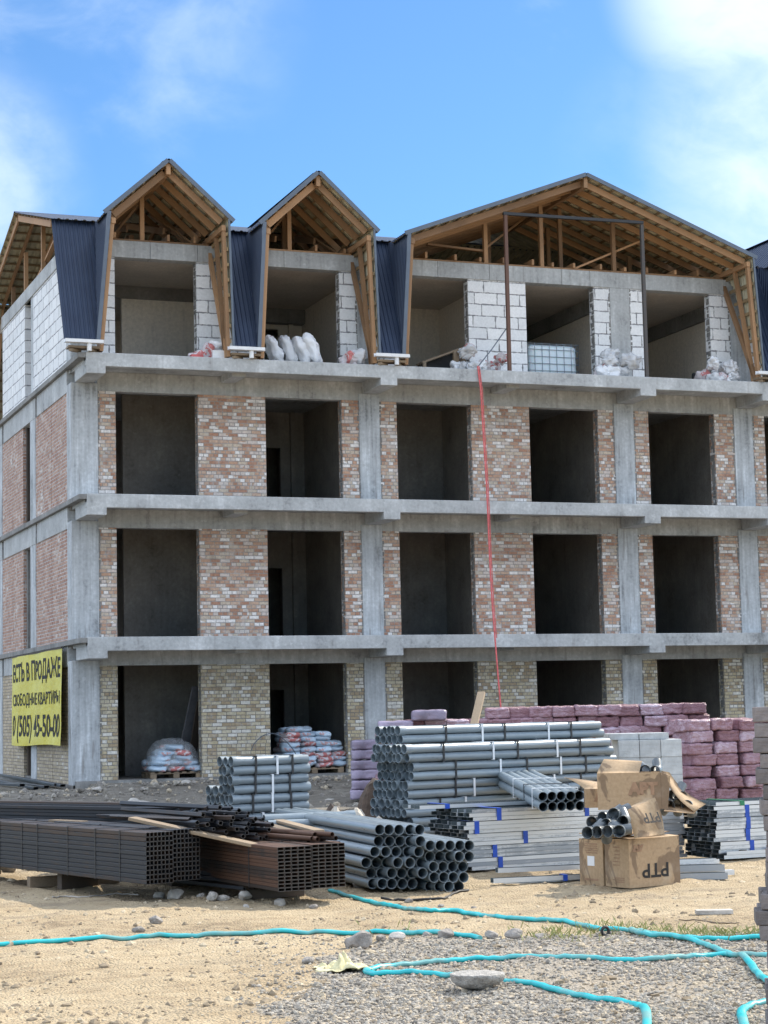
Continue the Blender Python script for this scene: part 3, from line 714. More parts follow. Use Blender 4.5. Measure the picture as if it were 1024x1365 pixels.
def band(x, y0, y1, z0, z1, w=.03, t=.004):                       # strap round a bundle, around local X
    mb = MB(); p = [(y0 - t, z0 - t), (y1 + t, z0 - t), (y1 + t, z1 + t), (y0 - t, z1 + t)]; q = [(y0, z0), (y1, z0), (y1, z1), (y0, z1)]
    vs = [(x, a, b) for a, b in p] + [(x + w, a, b) for a, b in p] + [(x, a, b) for a, b in q] + [(x + w, a, b) for a, b in q]
    fs = []
    for t_ in range(4):
        j = (t_ + 1) % 4
        fs += [(t_, j, 4 + j, 4 + t_), (t_, 8 + t_, 8 + j, j), (4 + t_, 4 + j, 12 + j, 12 + t_), (8 + t_, 12 + t_, 12 + j, 8 + j)]
    mb.add(vs, fs); return mb

# ---------------------------------------------------------------- bundles of plastic pipes
PD = .114
def pipe_bundle(loc, ang, L, ncol, nrow, me, label, group, straps=(.25, .7), wstrap=(.45,), rj=None, bellend=0, tilt=0):
    e = empty('pipe_bundle', loc, ang); tag(e, label, 'pipe bundle', group)
    if tilt: e.rotation_euler = (0, -tilt, ang)
    for r in range(nrow):
        for c in range(ncol):
            flip = (r + c) % 2; dx = rj.uniform(-.03, .03)
            M = Matrix.Translation((dx + (L if flip else 0), (c + .5) * PD, (r + .5) * PD)) @ (Matrix.Rotation(math.pi, 4, 'Z') if flip else Matrix()) @ Matrix.Rotation(rj.uniform(0, 6), 4, 'X')
            link('pipe', me, e, M=M)
    for f in straps: band(f * L, .002, ncol * PD - .002, .002, nrow * PD - .002, .028, .007).build('strap', M_strapb, e)
    for f in wstrap: band(f * L, .002, ncol * PD - .002, .002, nrow * PD - .002, .03, .006).build('strap', M_strapw, e)
    return e
rj = random.Random(12)
# tall long stack in the middle
dB = hdir(36.0); aB = zang(dB); nB = Vector((-dB.y, dB.x, 0))
PB = D(556, 1000, 25.0); PB.z = GZ + .04
me35 = pipe_mesh(3.5)
zc = PB.z; tot = 7
for k in range(tot):
    off = -.05 + rj.uniform(-.12, .06); back = rj.uniform(0, .06); nc = 7
    if k == tot - 1: off, back, nc = .05, .40, 5
    p = PB + dB * off + nB * back; p.z = zc
    pipe_bundle(p, aB, 3.5, nc, 2, me35, 'strapped layer of long grey pipes, %s from the bottom of the tall pipe stack' % ORD[k] if k < tot - 1 else 'strapped layer of long grey pipes set back on top of the tall pipe stack', 'pipe layers of the tall stack', (.18 + rj.uniform(-.05, .05), .5 + rj.uniform(-.04, .04), .83), (.34 + rj.uniform(-.08, .1), .68 + rj.uniform(-.06, .08)), rj)
    zc += 2 * PD + .004
# short stack at the left
me11 = pipe_mesh(1.1)
PA = D(308, 1050, 24.0); PA.z = GZ - .05; zc = PA.z; aA = zang(hdir(34.0)); dA = hdir(34.0); nA = Vector((-dA.y, dA.x, 0))
for k in range(6):
    p = PA + dA * rj.uniform(-.03, .05); p.z = zc
    pipe_bundle(p, aA, 1.1, 3, 2, me11, 'strapped pack of short grey pipes, %s from the bottom of the short stack' % ORD[k], 'pipe packs of the short stack', (.24 + rj.uniform(-.06, .06), .72 + rj.uniform(-.06, .06)), (.5 + rj.uniform(-.12, .14),), rj)
    zc += 2 * PD + .004
zc = GZ + .03
for k in range(4):
    p = D(292, 1060, 24.9); p.z = zc
    pipe_bundle(p, aA, 1.1, 3, 2, me11, 'pack of short pipes half hidden left of the short stack, %s from the bottom' % ORD[k], 'pipe packs left of the short stack', (.3, .72), (.5,), rj)
    zc += 2 * PD + .004

# tilted pack of ten on the galvanised stack
n0 = D(724, 1082, 22.35); n1 = D(667, 1050, 26.0)
dT = (n1 - n0).normalized(); me37 = pipe_mesh(3.7)
eT = empty('pipe_bundle', (0, 0, 0)); tag(eT, 'strapped pack of ten grey pipes laid end-on over the galvanised profiles', 'pipe bundle', 'pipe packs lying loose')
yT = Vector((0, 0, 1)).cross(dT).normalized(); zT = dT.cross(yT)
MT_ = Matrix(((dT.x, yT.x, zT.x, n0.x), (dT.y, yT.y, zT.y, n0.y), (dT.z, yT.z, zT.z, n0.z), (0, 0, 0, 1))); eT.matrix_basis = MT_
for r in range(2):
    for c in range(5): link('pipe', me37, eT, M=Matrix.Translation((rj.uniform(-.03, .03), -(c + .5) * .106 + .05, (r + .5) * PD)) @ Matrix.Rotation(rj.uniform(0, 6), 4, 'X'))
for f in (.12, .55): band(f * 3.7, -.48, .05, .0, 2 * PD, .028, .006).build('strap', M_strapw, eT)
band(.3 * 3.7, -.48, .05, .0, 2 * PD, .028, .006).build('strap', M_strapb, eT)
# loose pipes whose open ends face the yard
me42 = pipe_mesh(4.2, bell=False)
k4 = 3.413
ends = []
for row, (yy, xs) in enumerate(((635, (90, 132, 178, 228, 272)), (687, (85, 135, 182, 228, 275)), (735, (68, 118, 165, 218, 268)), (785, (28, 75, 122, 172, 228, 278)), (832, (50, 97, 145, 190, 238, 285)), (880, (58, 102, 145, 193, 238)))):
    ends.append([(480 + x / k4, 920 + yy / k4) for x in xs])
ends2 = [[(480 + x / k4, 920 + yy / k4) for x in xs] for yy, xs in ((707, (320, 365, 410, 455, 497)), (757, (318, 362, 408, 452, 497)), (803, (335, 378, 422, 468)), (851, (338, 382, 425, 472)))]
ends2.append([(480 + x / k4, 920 + 893 / k4) for x in (318, 362, 405, 450)])
dP = hdir(107.4)
for nm_p, EN, tot in (('left', ends, len(ends)), ('right', ends2, len(ends2))):
    for r, rw in enumerate(EN):
        fb = tot - r
        for c, (x, y) in enumerate(rw):
            Z = 20.15 + rj.uniform(-.10, .12)
            p = D(x, y, Z); dd = (dP + Vector((rj.uniform(-.006, .006), 0, rj.uniform(-.002, .004)))).normalized()
            o = link('plastic_pipe', me42, M=frame(p, dd, roll=rj.uniform(0, 6)))
            tag(o, 'grey pipe, %s along the %s row up, %s half of the open-ended pile' % (ORD[c], ORD[fb - 1], nm_p), 'pipe', 'loose grey pipes with open ends')
# two white-strapped pipes lying on the tubes behind
for k, (x, y, Z) in enumerate(((352, 1092, 22.6), (357, 1100, 22.4))):
    p = D(x, y, Z); o = link('plastic_pipe', me11, M=frame(p, hdir(20))); tag(o, 'single short grey pipe below the short stack, %s one' % ('upper', 'lower')[k], 'pipe')

# ---------------------------------------------------------------- bundles of steel tubes
dS = hdir(125.0); aS = zang(dS); dS3 = hdir(117.0); aS3 = zang(dS3); rS3 = Vector((dS3.y, -dS3.x, 0))
def tube_bundle(corner, ncol, nrow, w, h, L, mat, label, group, ang, straps, wall=.0042, seed=0):
    """corner: near lower left end; local X runs away from the yard"""
    rr = random.Random(seed); me = box_tube_mesh('tube', L, w, h, wall, mat); e = empty('tube_bundle', corner, ang); tag(e, label, 'steel tubes', group)
    for r in range(nrow):
        for c in range(ncol):
            o = link('tube', me, e, loc=(rr.uniform(-.005, .005), -(c + .5) * (w + .0012) + rr.uniform(-.0016, .0016), (r + .5) * (h + .0012)))
    W_, H_ = ncol * (w + .0012), nrow * (h + .0012)
    for x in straps: band(x, -W_, 0, 0, H_, .02, .003).build('strap', M_strapb, e)
    return e
c1 = D(195, 1179.5, 19.4)
rS = Vector((dS.y, -dS.x, 0))
ba = tube_bundle(c1, 7, 11, .0425, .0452, 6.4, M_tube, 'dark square steel tubes strapped in a long bundle, left half with the longer side showing', 'bundles of dark square tubes', aS, (.55, 1.1, 1.75, 2.5, 2.9, 3.5, 4.6), seed=1)
cb = c1 + rS * (7 * .0437 + .012) - dS * -.02; cb.z += .012
bb = tube_bundle(cb, 7, 11, .0425, .0452, 6.4, M_tube, 'dark square steel tubes strapped in a bundle, right half with plank end above', 'bundles of dark square tubes', aS, (.5, 1.6, 3.2), seed=2)
c3 = D(371, 1189, 18.8)
tube_bundle(c3, 5, 12, .070, .034, 6.0, M_rust, 'rusty brown rectangular steel tubes in a bundle, left half with brown side', 'bundles of rusty rectangular tubes', aS3, (.7, 2.2, 4), .0045, seed=3)
c4 = c3 + rS3 * (5 * .0712 + .015) + dS3 * .02; c4.z += .008
tube_bundle(c4, 5, 12, .070, .034, 6.0, M_rust, 'rusty brown rectangular steel tubes in a bundle, right half beside the grey pipes', 'bundles of rusty rectangular tubes', aS3, (.7, 2.2, 4), .0045, seed=4)
# wooden bearers under the bundles
def timber(name, a, b, w, h, label, cat='timber', mat=None, group=None):
    a, b = Vector(a), Vector(b); L = (b - a).length; mb = MB().box((0, -w / 2, -h / 2), (L, w / 2, h / 2))
    o = link(name, mb.mesh(name, [mat or M_oldwood]), M=frame(a, b - a), bevel=.006); return tag(o, label, cat, group)
hb1 = c1.z - GZ
for k, s_ in enumerate((2.3, 4.9)):
    a = c1 + dS * s_ + rS * .16; b = a + rS * .45; z = GZ + hb1 / 2 - .004; a.z = b.z = z
    timber('wooden_bearer', a, b, .11, hb1 - .006, 'dark wooden bearer under the dark tube bundles, %s from the near end' % ORD[k], 'timber', M_darkwood, 'bearers under the steel tubes')
hb3 = c3.z - GZ
for k, s_ in enumerate((1.0, 3.0, 5.2)):
    a = c3 + dS3 * s_ + rS3 * .03; b = a + rS3 * .68; z = GZ + hb3 / 2 - .004; a.z = b.z = z
    timber('wooden_bearer', a, b, .11, hb3 - .006, 'dark wooden bearer under the rusty tube bundles, %s from the near end' % ORD[k], 'timber', M_darkwood, 'bearers under the steel tubes')
# planks over the bundles, loose tubes on top of them
timber('wooden_plank', D(176, 1091, 20.2), D(346, 1128, 19.45), .14, .035, 'long sawn plank bridging the dark and the rusty tube bundles', 'plank', M_oldwood)
timber('wooden_plank', D(70, 1096, 22.0), D(112, 1098, 21.6), .12, .06, 'short pale plank end on top of the dark tube bundle', 'plank', M_oldwood)
rj = random.Random(77)
me_sq = [box_tube_mesh('tube', 2.2, .042, .042, .004, M_tube), box_tube_mesh('tube', 1.8, .034, .034, .004, M_tube)]
# the long tubes of the upper stack that run off to the left
dU = hdir(141.0)
for k in range(5):
    for c in range(3):
        p = D(248 + rj.uniform(-3, 3) - c * 10, 1099 - k * 4.9 - c * 3, 21.2 + c * .12)
        o = link('steel_tube', box_tube_mesh('tube', 6.0, .10, .042, .003, M_tube) if (k == 0 and c == 0) else bpy.data.meshes['tube.lng'] if 'tube.lng' in bpy.data.meshes else None)
        if k == 0 and c == 0: o.data.name = 'tube.lng'
        o.matrix_basis = frame(p, dU)
        tag(o, 'long dark flat tube of the upper left stack, %s layer up, %s from front' % (ORD[k], ORD[c]), 'steel tube', 'long tubes of the upper left stack')
cnt = 0
for k in range(11):
    for c in range(9):
        x = 250 + c * 12.5 + k * 3.2 + rj.uniform(-3, 3); top = 1076 if x < 325 else 1076 + (x - 325) * .55; bot = 1101 + max(0, (x - 250)) * .21
        y = bot - 3 - (k * 5.3) + rj.uniform(-1.5, 1.5)
        if y < top or x > 384: continue
        p = D(x, y, 20.0 + rj.uniform(-.3, .3)); dd = (hdir(117 + rj.uniform(-14, 14)) + Vector((0, 0, rj.uniform(-.05, .0)))).normalized()
        o = link('steel_tube', me_sq[rj.random() < .35], M=frame(p, dd, roll=rj.uniform(-.8, .8)))
        cnt += 1
        tag(o, 'dark square tube in the jumbled heap above the plank, %s across, %s up' % (ORD[c], ORD[k]), 'steel tube', 'loose dark tubes in the heap')
me_r = pipe_mesh(3.0, .024, 12, .003, False); me_r.materials[0] = M_rust; me_r.name = 'round_tube'
for k in range(3):
    for c in range(6 - k):
        p = D(412 + c * 8 + k * 4 + rj.uniform(-1, 1), 1124 - k * 6.2 + rj.uniform(-1, 1), 19.4 + rj.uniform(-.15, .2)); dd = (dS + rS * rj.uniform(-.04, .06)).normalized()
        o = link('round_tube', me_r, M=frame(p, dd)); tag(o, 'small rusty round tube on the rusty bundle, %s across in the %s layer' % (ORD[c], ORD[k]), 'steel tube', 'rusty round tubes')
for k in range(3):
    for c in range(5 - k):
        p = D(326 + c * 7 + k * 4, 1184 - k * 6.5 + rj.uniform(-1, 1), 19.6 + rj.uniform(-.1, .2)); p.z = max(p.z, GZ + .03)
        o = link('steel_tube', me_sq[1], M=frame(p, (dS + rS * rj.uniform(-.03, .03)).normalized(), roll=rj.uniform(0, .8))); tag(o, 'thin tube in the shade between the bundles, %s across in the %s layer' % (ORD[c], ORD[k]), 'steel tube', 'thin tubes between the bundles')
for k, (x0, y0, Z0, x1, y1, Z1) in enumerate(((400, 1112, 19.9, 330, 1092, 23), (425, 1108, 20.0, 372, 1094, 22.6), (396, 1124, 19.5, 372, 1116, 21.1))):
    timber('wooden_plank', D(x0, y0, Z0), D(x1, y1, Z1), .12, .03, 'thin board lying on the rusty tubes, %s from the left' % ORD[(1, 2, 0)[k]], 'plank', M_oldwood, 'boards on the rusty tubes')

# ---------------------------------------------------------------- galvanised profiles
def channel_mesh(L, w=.14, h=.042, t=.002):
    mb = MB(); o = [(0, h), (0, 0), (w, 0), (w, h)]; q = [(t, h), (t, t), (w - t, t), (w - t, h)]
    vs = [(0, a, b) for a, b in o] + [(L, a, b) for a, b in o] + [(0, a, b) for a, b in q] + [(L, a, b) for a, b in q]
    for i in range(3):
        mb.add([vs[i], vs[i + 1], vs[4 + i + 1], vs[4 + i]], [(0, 1, 2, 3)], 0); mb.add([vs[8 + i], vs[8 + i + 1], vs[12 + i + 1], vs[12 + i]], [(3, 2, 1, 0)], 1)
        for b in (0, 4): mb.add([vs[b + i], vs[b + i + 1], vs[b + 8 + i + 1], vs[b + 8 + i]], [(0, 1, 2, 3)], 0)
    for a in (0, 3): mb.add([vs[a], vs[4 + a], vs[12 + a], vs[8 + a]], [(0, 1, 2, 3)], 0)
    return mb.mesh('profile', [M_galv, M_galvshade])
ch3 = channel_mesh(3.0)
def profile_bundle(p, ang, ncol, nlay, label, group, tapes, seed, h=.0445, tmat=None, ragged=.03):
    rr = random.Random(seed); e = empty('profile_bundle', p, ang); tag(e, label, 'steel profiles', group)
    for r in range(nlay):
        dx = rr.uniform(-ragged, ragged)
        for c in range(ncol): link('profile', ch3, e, loc=(dx + rr.uniform(-ragged, ragged), c * .143 + (0 if c else rr.uniform(-.012, .008)), r * h))
    for x in tapes: band(x, -.008, ncol * .143, -.001, nlay * h + .002, .06, .004).build('tape', tmat or M_tape, e)
    return e
dG = hdir(27.0); aG = zang(dG); PG = D(626, 1161, 22.4); nG = Vector((-dG.y, dG.x, 0))
rj = random.Random(5); zc = PG.z; base_h = PG.z - GZ
tapes = [(.38, 2.6), (.30,), (.72, 2.5), (.12, 2.5), (.35, 1.55), ]
for k, nl in enumerate((3, 3, 3, 3, 3)):
    p = PG + dG * rj.uniform(-.04, .04) + nG * rj.uniform(-.01, .03); p.z = zc
    profile_bundle(p, aG, 6, nl, 'blue-taped bundle of galvanised profiles, %s from the bottom behind the cardboard boxes' % ORD[k], 'profile bundles behind the boxes', tapes[k], 20 + k)
    zc += nl * .0445 + .006
GTOP = zc
p = PG - dG * .35 + nG * .42; p.z = zc
profile_bundle(p, aG, 3, 1, 'thin top bundle of bright galvanised profiles below the small pack of pipes', 'profile bundles behind the boxes', (.28, 2.2), 31)
p = PG - dG * .16 + nG * .90; p.z = zc - .22
for k, s_ in enumerate((.25, 1.5, 2.75)):
    a = PG + dG * s_; b = a + nG * .86; a.z = b.z = GZ + base_h / 2 - .003
    timber('wooden_bearer', a, b, .1, base_h - .006, 'wooden bearer under the left galvanised stack, %s from the left' % ORD[k], 'timber', M_darkwood, 'bearers under the galvanised profiles')
dG2 = hdir(24.0); aG2 = zang(dG2); PG2 = D(957, 1138, 23.2); nG2 = Vector((-dG2.y, dG2.x, 0)); zc = PG2.z
for k, (nl, tp, tm) in enumerate(((3, (.42,), None), (3, (.44,), None), (3, (.42,), None), (3, (.43,), None), (1, (.34, 2.4), M_gtape))):
    p = PG2 + dG2 * rj.uniform(-.05, .04) * (1 if k < 4 else 3); p.z = zc
    profile_bundle(p, aG2, 5, nl, 'taped bundle of galvanised profiles, %s from the bottom of the right stack' % ORD[k], 'profile bundles of the right stack', tp, 50 + k, tmat=tm)
    zc += nl * .0445 + .006
GTOP2 = zc
bh2 = PG2.z - GZ
p = PG2 + dG2 * .05 - nG2 * .06; p.z = GZ + .03
profile_bundle(p, aG2, 6, max(2, int((bh2 - .09) / .0445)), 'blue-tied bundle of galvanised profiles on the ground under the right stack', 'profile bundles of the right stack', (.62,), 60)
for k, s_ in enumerate((.35, 2.5)):
    a = PG2 + dG2 * s_ - nG2 * .02; b = a + nG2 * .75; z1 = PG2.z - .004; z0 = GZ + .03 + max(2, int((bh2 - .09) / .0445)) * .0445 + .004
    a.z = b.z = (z0 + z1) / 2
    timber('wooden_bearer', a, b, .1, z1 - z0, 'wooden bearer inside the right galvanised stack, %s from the left' % ORD[k], 'timber', M_darkwood, 'bearers under the galvanised profiles')
# loose profiles on the ground
ch2 = channel_mesh(2.6, .10, .05)
for k, (x, y, Z, a, dz) in enumerate(((664, 1160, 21.4, 14, 0), (668, 1167, 20.9, 12, 0), (658, 1173, 20.6, 16, 0))):
    p = D(x, y, Z); p.z = gh(p.x, p.y) + .085 - .03 * k
    o = link('steel_profile', ch2, M=frame(p, hdir(a), roll=math.pi if k == 1 else 0)); tag(o, 'loose bright profile on the ground before the galvanised stack, %s from the back' % ORD[k], 'steel profile', 'loose profiles left of the boxes')
    if k == 2: o2 = band(.78, -.004, .104, -.004, .054, .05, .004).build('tape', M_tape, o)
for k, (x, y, Z, a) in enumerate(((955, 1146, 21.6, 8), (966, 1151, 21.2, 5), (970, 1158, 20.7, 4))):
    d_ = hdir(a); p = D(x, y, Z) - d_ * 1.5; p.z = gh(p.x, p.y) + (.09, .06, .012)[k]
    o = link('steel_profile', channel_mesh(1.5, .12, .07), M=frame(p, d_, roll=0)); tag(o, 'loose bright profile end right of the cardboard boxes, %s from the back' % ORD[k], 'steel profile', 'loose profiles right of the boxes')

# ---------------------------------------------------------------- cardboard boxes and fittings
def letters(txt, size, mat, name, sx=1.0, bold=.012):
    c = bpy.data.curves.new('txt', 'FONT'); c.body = txt; c.size = size; c.align_x = 'CENTER'; c.align_y = 'CENTER'; c.offset = bold; c.resolution_u = 4
    o = bpy.data.objects.new('txt', c); COL.objects.link(o); bpy.context.view_layer.update()
    me = bpy.data.meshes.new_from_object(o.evaluated_get(bpy.context.evaluated_depsgraph_get())); bpy.data.objects.remove(o); bpy.data.curves.remove(c)
    me.transform(Matrix.Diagonal((sx, 1, 1, 1))); me.materials.clear(); me.materials.append(mat); me.name = name; return me
def flap(name, a, b, c_, d, parent, mat=None, sag=0, th=.006, n=6):
    a, b, c_, d = map(Vector, (a, b, c_, d)); mb = MB(); N = (b - a).cross(d - a).normalized(); g = []
    for i in range(n + 1):
        for j in range(3):
            t_ = i / n; s_ = j / 2
            p = (a * (1 - s_) + b * s_) * (1 - t_) + (d * (1 - s_) + c_ * s_) * t_ + N * (sag * math.sin(math.pi * t_)); g.append(p)
    m = len(g); vs = g + [p - N * th for p in g]; fs = []
    for i in range(n):
        for j in range(2):
            q = i * 3 + j; fs.append((q, q + 1, q + 4, q + 3)); fs.append((m + q, m + q + 3, m + q + 4, m + q + 1))
    for i in range(n): 
        for j in (0, 2): q = i * 3 + j; fs.append((q, q + 3, m + q + 3, m + q))
    for i in (0, n):
        for j in range(2): q = i * 3 + j; fs.append((q, q + 1, m + q + 1, m + q))
    mb.add(vs, fs, 0, sag != 0); return mb.build(name, mat or M_card, parent)
BA = hdir(35.0); bA = zang(BA)
P1 = G(840, 1185); P1.z = GZ + .005
def box_thing(p, ang, w, d, h, label, top='closed', rj=random.Random(2)):
    """p is the near corner; local X along the right face, Y along the left face"""
    e = empty('cardboard_box', p, ang); tag(e, label, 'box', 'cardboard boxes of the heap')
    t = .006; m = MB()
    m.box((0, 0, 0), (w, t, h)).box((0, d - t, 0), (w, d, h)).box((0, t, 0), (t, d - t, h)).box((w - t, t, 0), (w, d - t, h)).box((t, t, 0), (w - t, d - t, t))
    m.build('carton', M_card, e)
    if top == 'closed':
        flap('flap', (0, .0, h + .002), (0, d / 2 - .006, h + .012), (w, d / 2 - .01, h + .006), (w, 0, h + .002), e, sag=.008)
        flap('flap', (0, d, h + .003), (0, d / 2 + .006, h + .02), (w, d / 2 + .01, h + .03), (w, d, h + .002), e, sag=-.01)
    return e
def put_text(e, txt, size, loc, face, mat=None, rot=0, name='lettering', sx=1.0, bold=.012):
    me = letters(txt, size, mat or M_ink, name, sx, bold); B = Matrix.Rotation(R(90), 4, 'X') if face == 'front' else Matrix.Rotation(R(-90), 4, 'Z') @ Matrix.Rotation(R(90), 4, 'X')
    return link(name, me, e, M=Matrix.Translation(loc) @ B @ Matrix.Rotation(rot, 4, 'Z'))
b1 = box_thing(P1, bA, .70, .37, .49, 'stained cardboard box at the front of the heap with large upside-down letters')
put_text(b1, 'PTP', .20, (.36, -.004, .17), 'front', rot=math.pi, sx=1.15, bold=.004)
put_text(b1, 'APT', .07, (.12, -.004, .40), 'front', M_redink, math.pi, 'stamp')
def lines(e, x0, x1, z0, z1, n, face, mat):
    m = MB(); rr = random.Random(n)
    for i in range(n):
        z = z0 + (z1 - z0) * i / max(1, n - 1); b_ = x0 + (x1 - x0) * rr.uniform(.5, 1)
        if face == 'left': m.box((-.004, b_ if b_ > x0 else x0, z), (-.002, x0, z + .010)) if b_ < x0 else m.box((-.004, x0, z), (-.002, b_, z + .010))
        else: m.box((x0, -.004, z), (b_, -.002, z + .010))
    return m.build('printed_lines', mat, e)
lines(b1, .08, .30, .05, .09, 3, 'left', M_redink); lines(b1, .14, .26, .22, .40, 6, 'left', M_redink)
b2 = box_thing(P1 + Vector((-BA.y, BA.x, 0)) * .39 + BA * -.01, bA, .70, .37, .47, 'cardboard box behind the lettered front box with a white sticker')
MB().box((-.004, .13, .20), (-.002, .24, .30)).build('sticker', M_paper, b2); lines(b2, .08, .30, .33, .42, 5, 'left', M_redink); lines(b2, .08, .30, .05, .06, 2, 'left', M_redink)
# pipe fittings: a bent socket, one mesh
def fitting_mesh():
    mb = MB(); n = 14
    def shell(st):
        pts = []
        for p, x, q in st: pts.append([Vector(p) + (Vector(x).cross(Vector((0, 0, 1))).normalized() * math.cos(2 * math.pi * t / n) + Vector((0, 0, 1)) * math.sin(2 * math.pi * t / n)) * q for t in range(n)])
        vs = [v for g in pts for v in g]; fs = [(i * n + t, i * n + (t + 1) % n, (i + 1) * n + (t + 1) % n, (i + 1) * n + t) for i in range(len(pts) - 1) for t in range(n)]
        mb.add(vs, fs, 0, True)
    X = (1, 0, 0); d2 = (math.cos(.8), math.sin(.8), 0)
    path = [((0, 0, 0), X, .063), ((.055, 0, 0), X, .063), ((.06, 0, 0), X, .055), ((.13, 0, 0), X, .055), ((.17, .025, 0), (math.cos(.4), math.sin(.4), 0), .055), ((.20, .06, 0), d2, .055), ((.25, .11, 0), d2, .055)]
    shell(path); shell([(p, x, q - .005) for p, x, q in path][::-1])
    shell([((0, 0, 0), X, .058), ((0, 0, 0), X, .063)]); shell([((.25, .11, 0), d2, .055), ((.25, .11, 0), d2, .05)])
    return mb.mesh('pipe_fitting', [pipe_mat('dark_grey_fitting', (.10, .115, .125))])
mf = fitting_mesh()
def fitting(px, py, Z, dx, label, roll=0): 
    o = link('pipe_fitting', mf, M=frame(D(px, py, Z), dx, roll=roll)); tag(o, label, 'pipe fitting', 'grey pipe fittings in the torn boxes'); return o
zt = GZ + .52
e = empty('torn_cardboard_box', P1 + BA * .02 + Vector((-BA.y, BA.x, 0)) * .10 + Vector((0, 0, .53)), bA); tag(e, 'torn cardboard box lying on the front boxes with fittings spilling out', 'box', 'cardboard boxes of the heap')
cA = e.location.copy()
def L(q): return tuple(Matrix.Rotation(-bA, 3, 'Z') @ (Vector(q) - cA))
flap('carton', L(D(846, 1117, 19.9)), L(D(886, 1112, 20.2)), L(D(873, 1063, 20.35)), L(D(831, 1082, 20.0)), e, sag=.03)
flap('carton', L(D(831, 1082, 20.0)), L(D(873, 1063, 20.35)), L(D(840, 1075, 20.7)), L(D(812, 1090, 20.5)), e, sag=.01)
MB().box((-.12, .02, .0), (.66, .55, .008)).build('carton_bottom', M_card, e)
me = letters('PTP', .15, M_ink, 'lettering', 1.05, .004)
fa, fb, fd = D(846, 1117, 19.9), D(886, 1112, 20.2), D(831, 1082, 20.0); ex = (fb - fa).normalized(); N_ = ex.cross(fd - fa).normalized(); ey = N_.cross(ex)
ctr = D(864, 1092, 20.05) - N_ * (-.055 if N_.dot(CAM - fa) > 0 else .055)
link('lettering', me, e, M=e.matrix_basis.inverted() @ Matrix(((ex.x, ey.x, N_.x, ctr.x), (ex.y, ey.y, N_.y, ctr.y), (ex.z, ey.z, N_.z, ctr.z), (0, 0, 0, 1))) @ Matrix.Rotation(math.pi, 4, 'Z') if N_.dot(CAM - fa) > 0 else Matrix())
rj = random.Random(9)
for k, (x, y, Z, w_) in enumerate(((783, 1110, 19.75, 'lower left'), (796, 1109, 19.7, 'second in the lower row'), (810, 1108, 19.65, 'third in the lower row'), (825, 1108, 19.6, 'lower right'), (789, 1096, 19.95, 'upper left'), (803, 1090, 19.95, 'second in the upper row'), (818, 1085, 19.95, 'third in the upper row'), (830, 1095, 19.8, 'under the flap'), (808, 1099, 19.85, 'buried in the middle'))):
    fitting(x, y, Z, hdir(62 + rj.uniform(-16, 16)), 'grey pipe fitting in the lower torn box, %s' % w_, rj.uniform(0, 6))
# box on the galvanised stack, lying open to the right
P3 = D(797, 1068, 21.6); P3.z = GTOP + .004; a3 = zang(hdir(-7)); h3 = .40
e3 = empty('cardboard_box', P3, a3); tag(e3, 'stained cardboard box on the galvanised profiles with grey flap folded up', 'box', 'cardboard boxes of the heap')
w3, d3 = .70, .36
MB().box((0, 0, 0), (w3, .006, h3)).box((0, d3 - .006, 0), (w3, d3, h3)).box((0, .006, 0), (.006, d3 - .006, h3)).box((.006, .006, 0), (w3, d3 - .006, .006)).build('carton', M_card, e3)
flap('flap', (.0, .004, h3), (.46, .004, h3), (.50, .22, h3 + .12), (.08, .20, h3 + .15), e3, M_card, .01)
flap('flap', (w3, .0, .0), (w3, .0, h3), (w3 + .10, -.05, h3 - .04), (w3 + .06, -.04, .0), e3, M_card, .0)
q3 = lambda x, y, Z: tuple(Matrix.Rotation(-a3, 3, 'Z') @ (D(x, y, Z) - P3))
flap('flap', q3(882, 1028, 21.9), q3(892, 1030, 22.1), q3(941, 1072, 21.9), q3(925, 1082, 21.5), e3, M_card, .05)
flap('flap', q3(885, 1081, 21.5), q3(925, 1084, 21.5), q3(935, 1073, 21.9), q3(890, 1072, 21.9), e3, M_card, .0)
put_text(e3, 'APT', .17, (.50, -.004, .22), 'front', M_redink, 0, 'stamp')
for k, (x, y, Z, w_) in enumerate(((892, 1074, 21.7, 'lower left'), (904, 1072, 21.75, 'lower middle'), (916, 1074, 21.7, 'lower right'), (897, 1060, 21.85, 'upper left'), (909, 1062, 21.9, 'upper right'), (860, 1027, 21.9, 'lying on top'), (873, 1028, 21.9, 'on top at the right edge'))):
    fitting(x, y, Z, hdir(80 + rj.uniform(-25, 25)), 'grey pipe fitting in the upper torn box, %s' % w_, rj.uniform(0, 6))
P4 = D(781, 1085, 22.1); P4.z = GTOP + .004; a4 = zang(hdir(-3))
e4 = empty('cardboard_box', P4, a4); tag(e4, 'small low cardboard box with slanting open lid beside the pipe ends', 'box', 'cardboard boxes of the heap')
MB().box((0, 0, 0), (.39, .006, .21)).box((0, .35, 0), (.39, .356, .21)).box((0, .006, 0), (.006, .35, .21)).box((.384, .006, 0), (.39, .35, .21)).box((.006, .006, 0), (.384, .35, .006)).build('carton', M_card, e4)
q4 = lambda x, y, Z: tuple(Matrix.Rotation(-a4, 3, 'Z') @ (D(x, y, Z) - P4))
flap('flap', (0, .0, .21), (.39, .0, .21), q4(800, 1042, 22.7), q4(752, 1036, 22.5), e4, M_card, .02)
put_text(e4, 'APT', .10, (.2, -.004, .11), 'front', M_redink, 0, 'stamp')

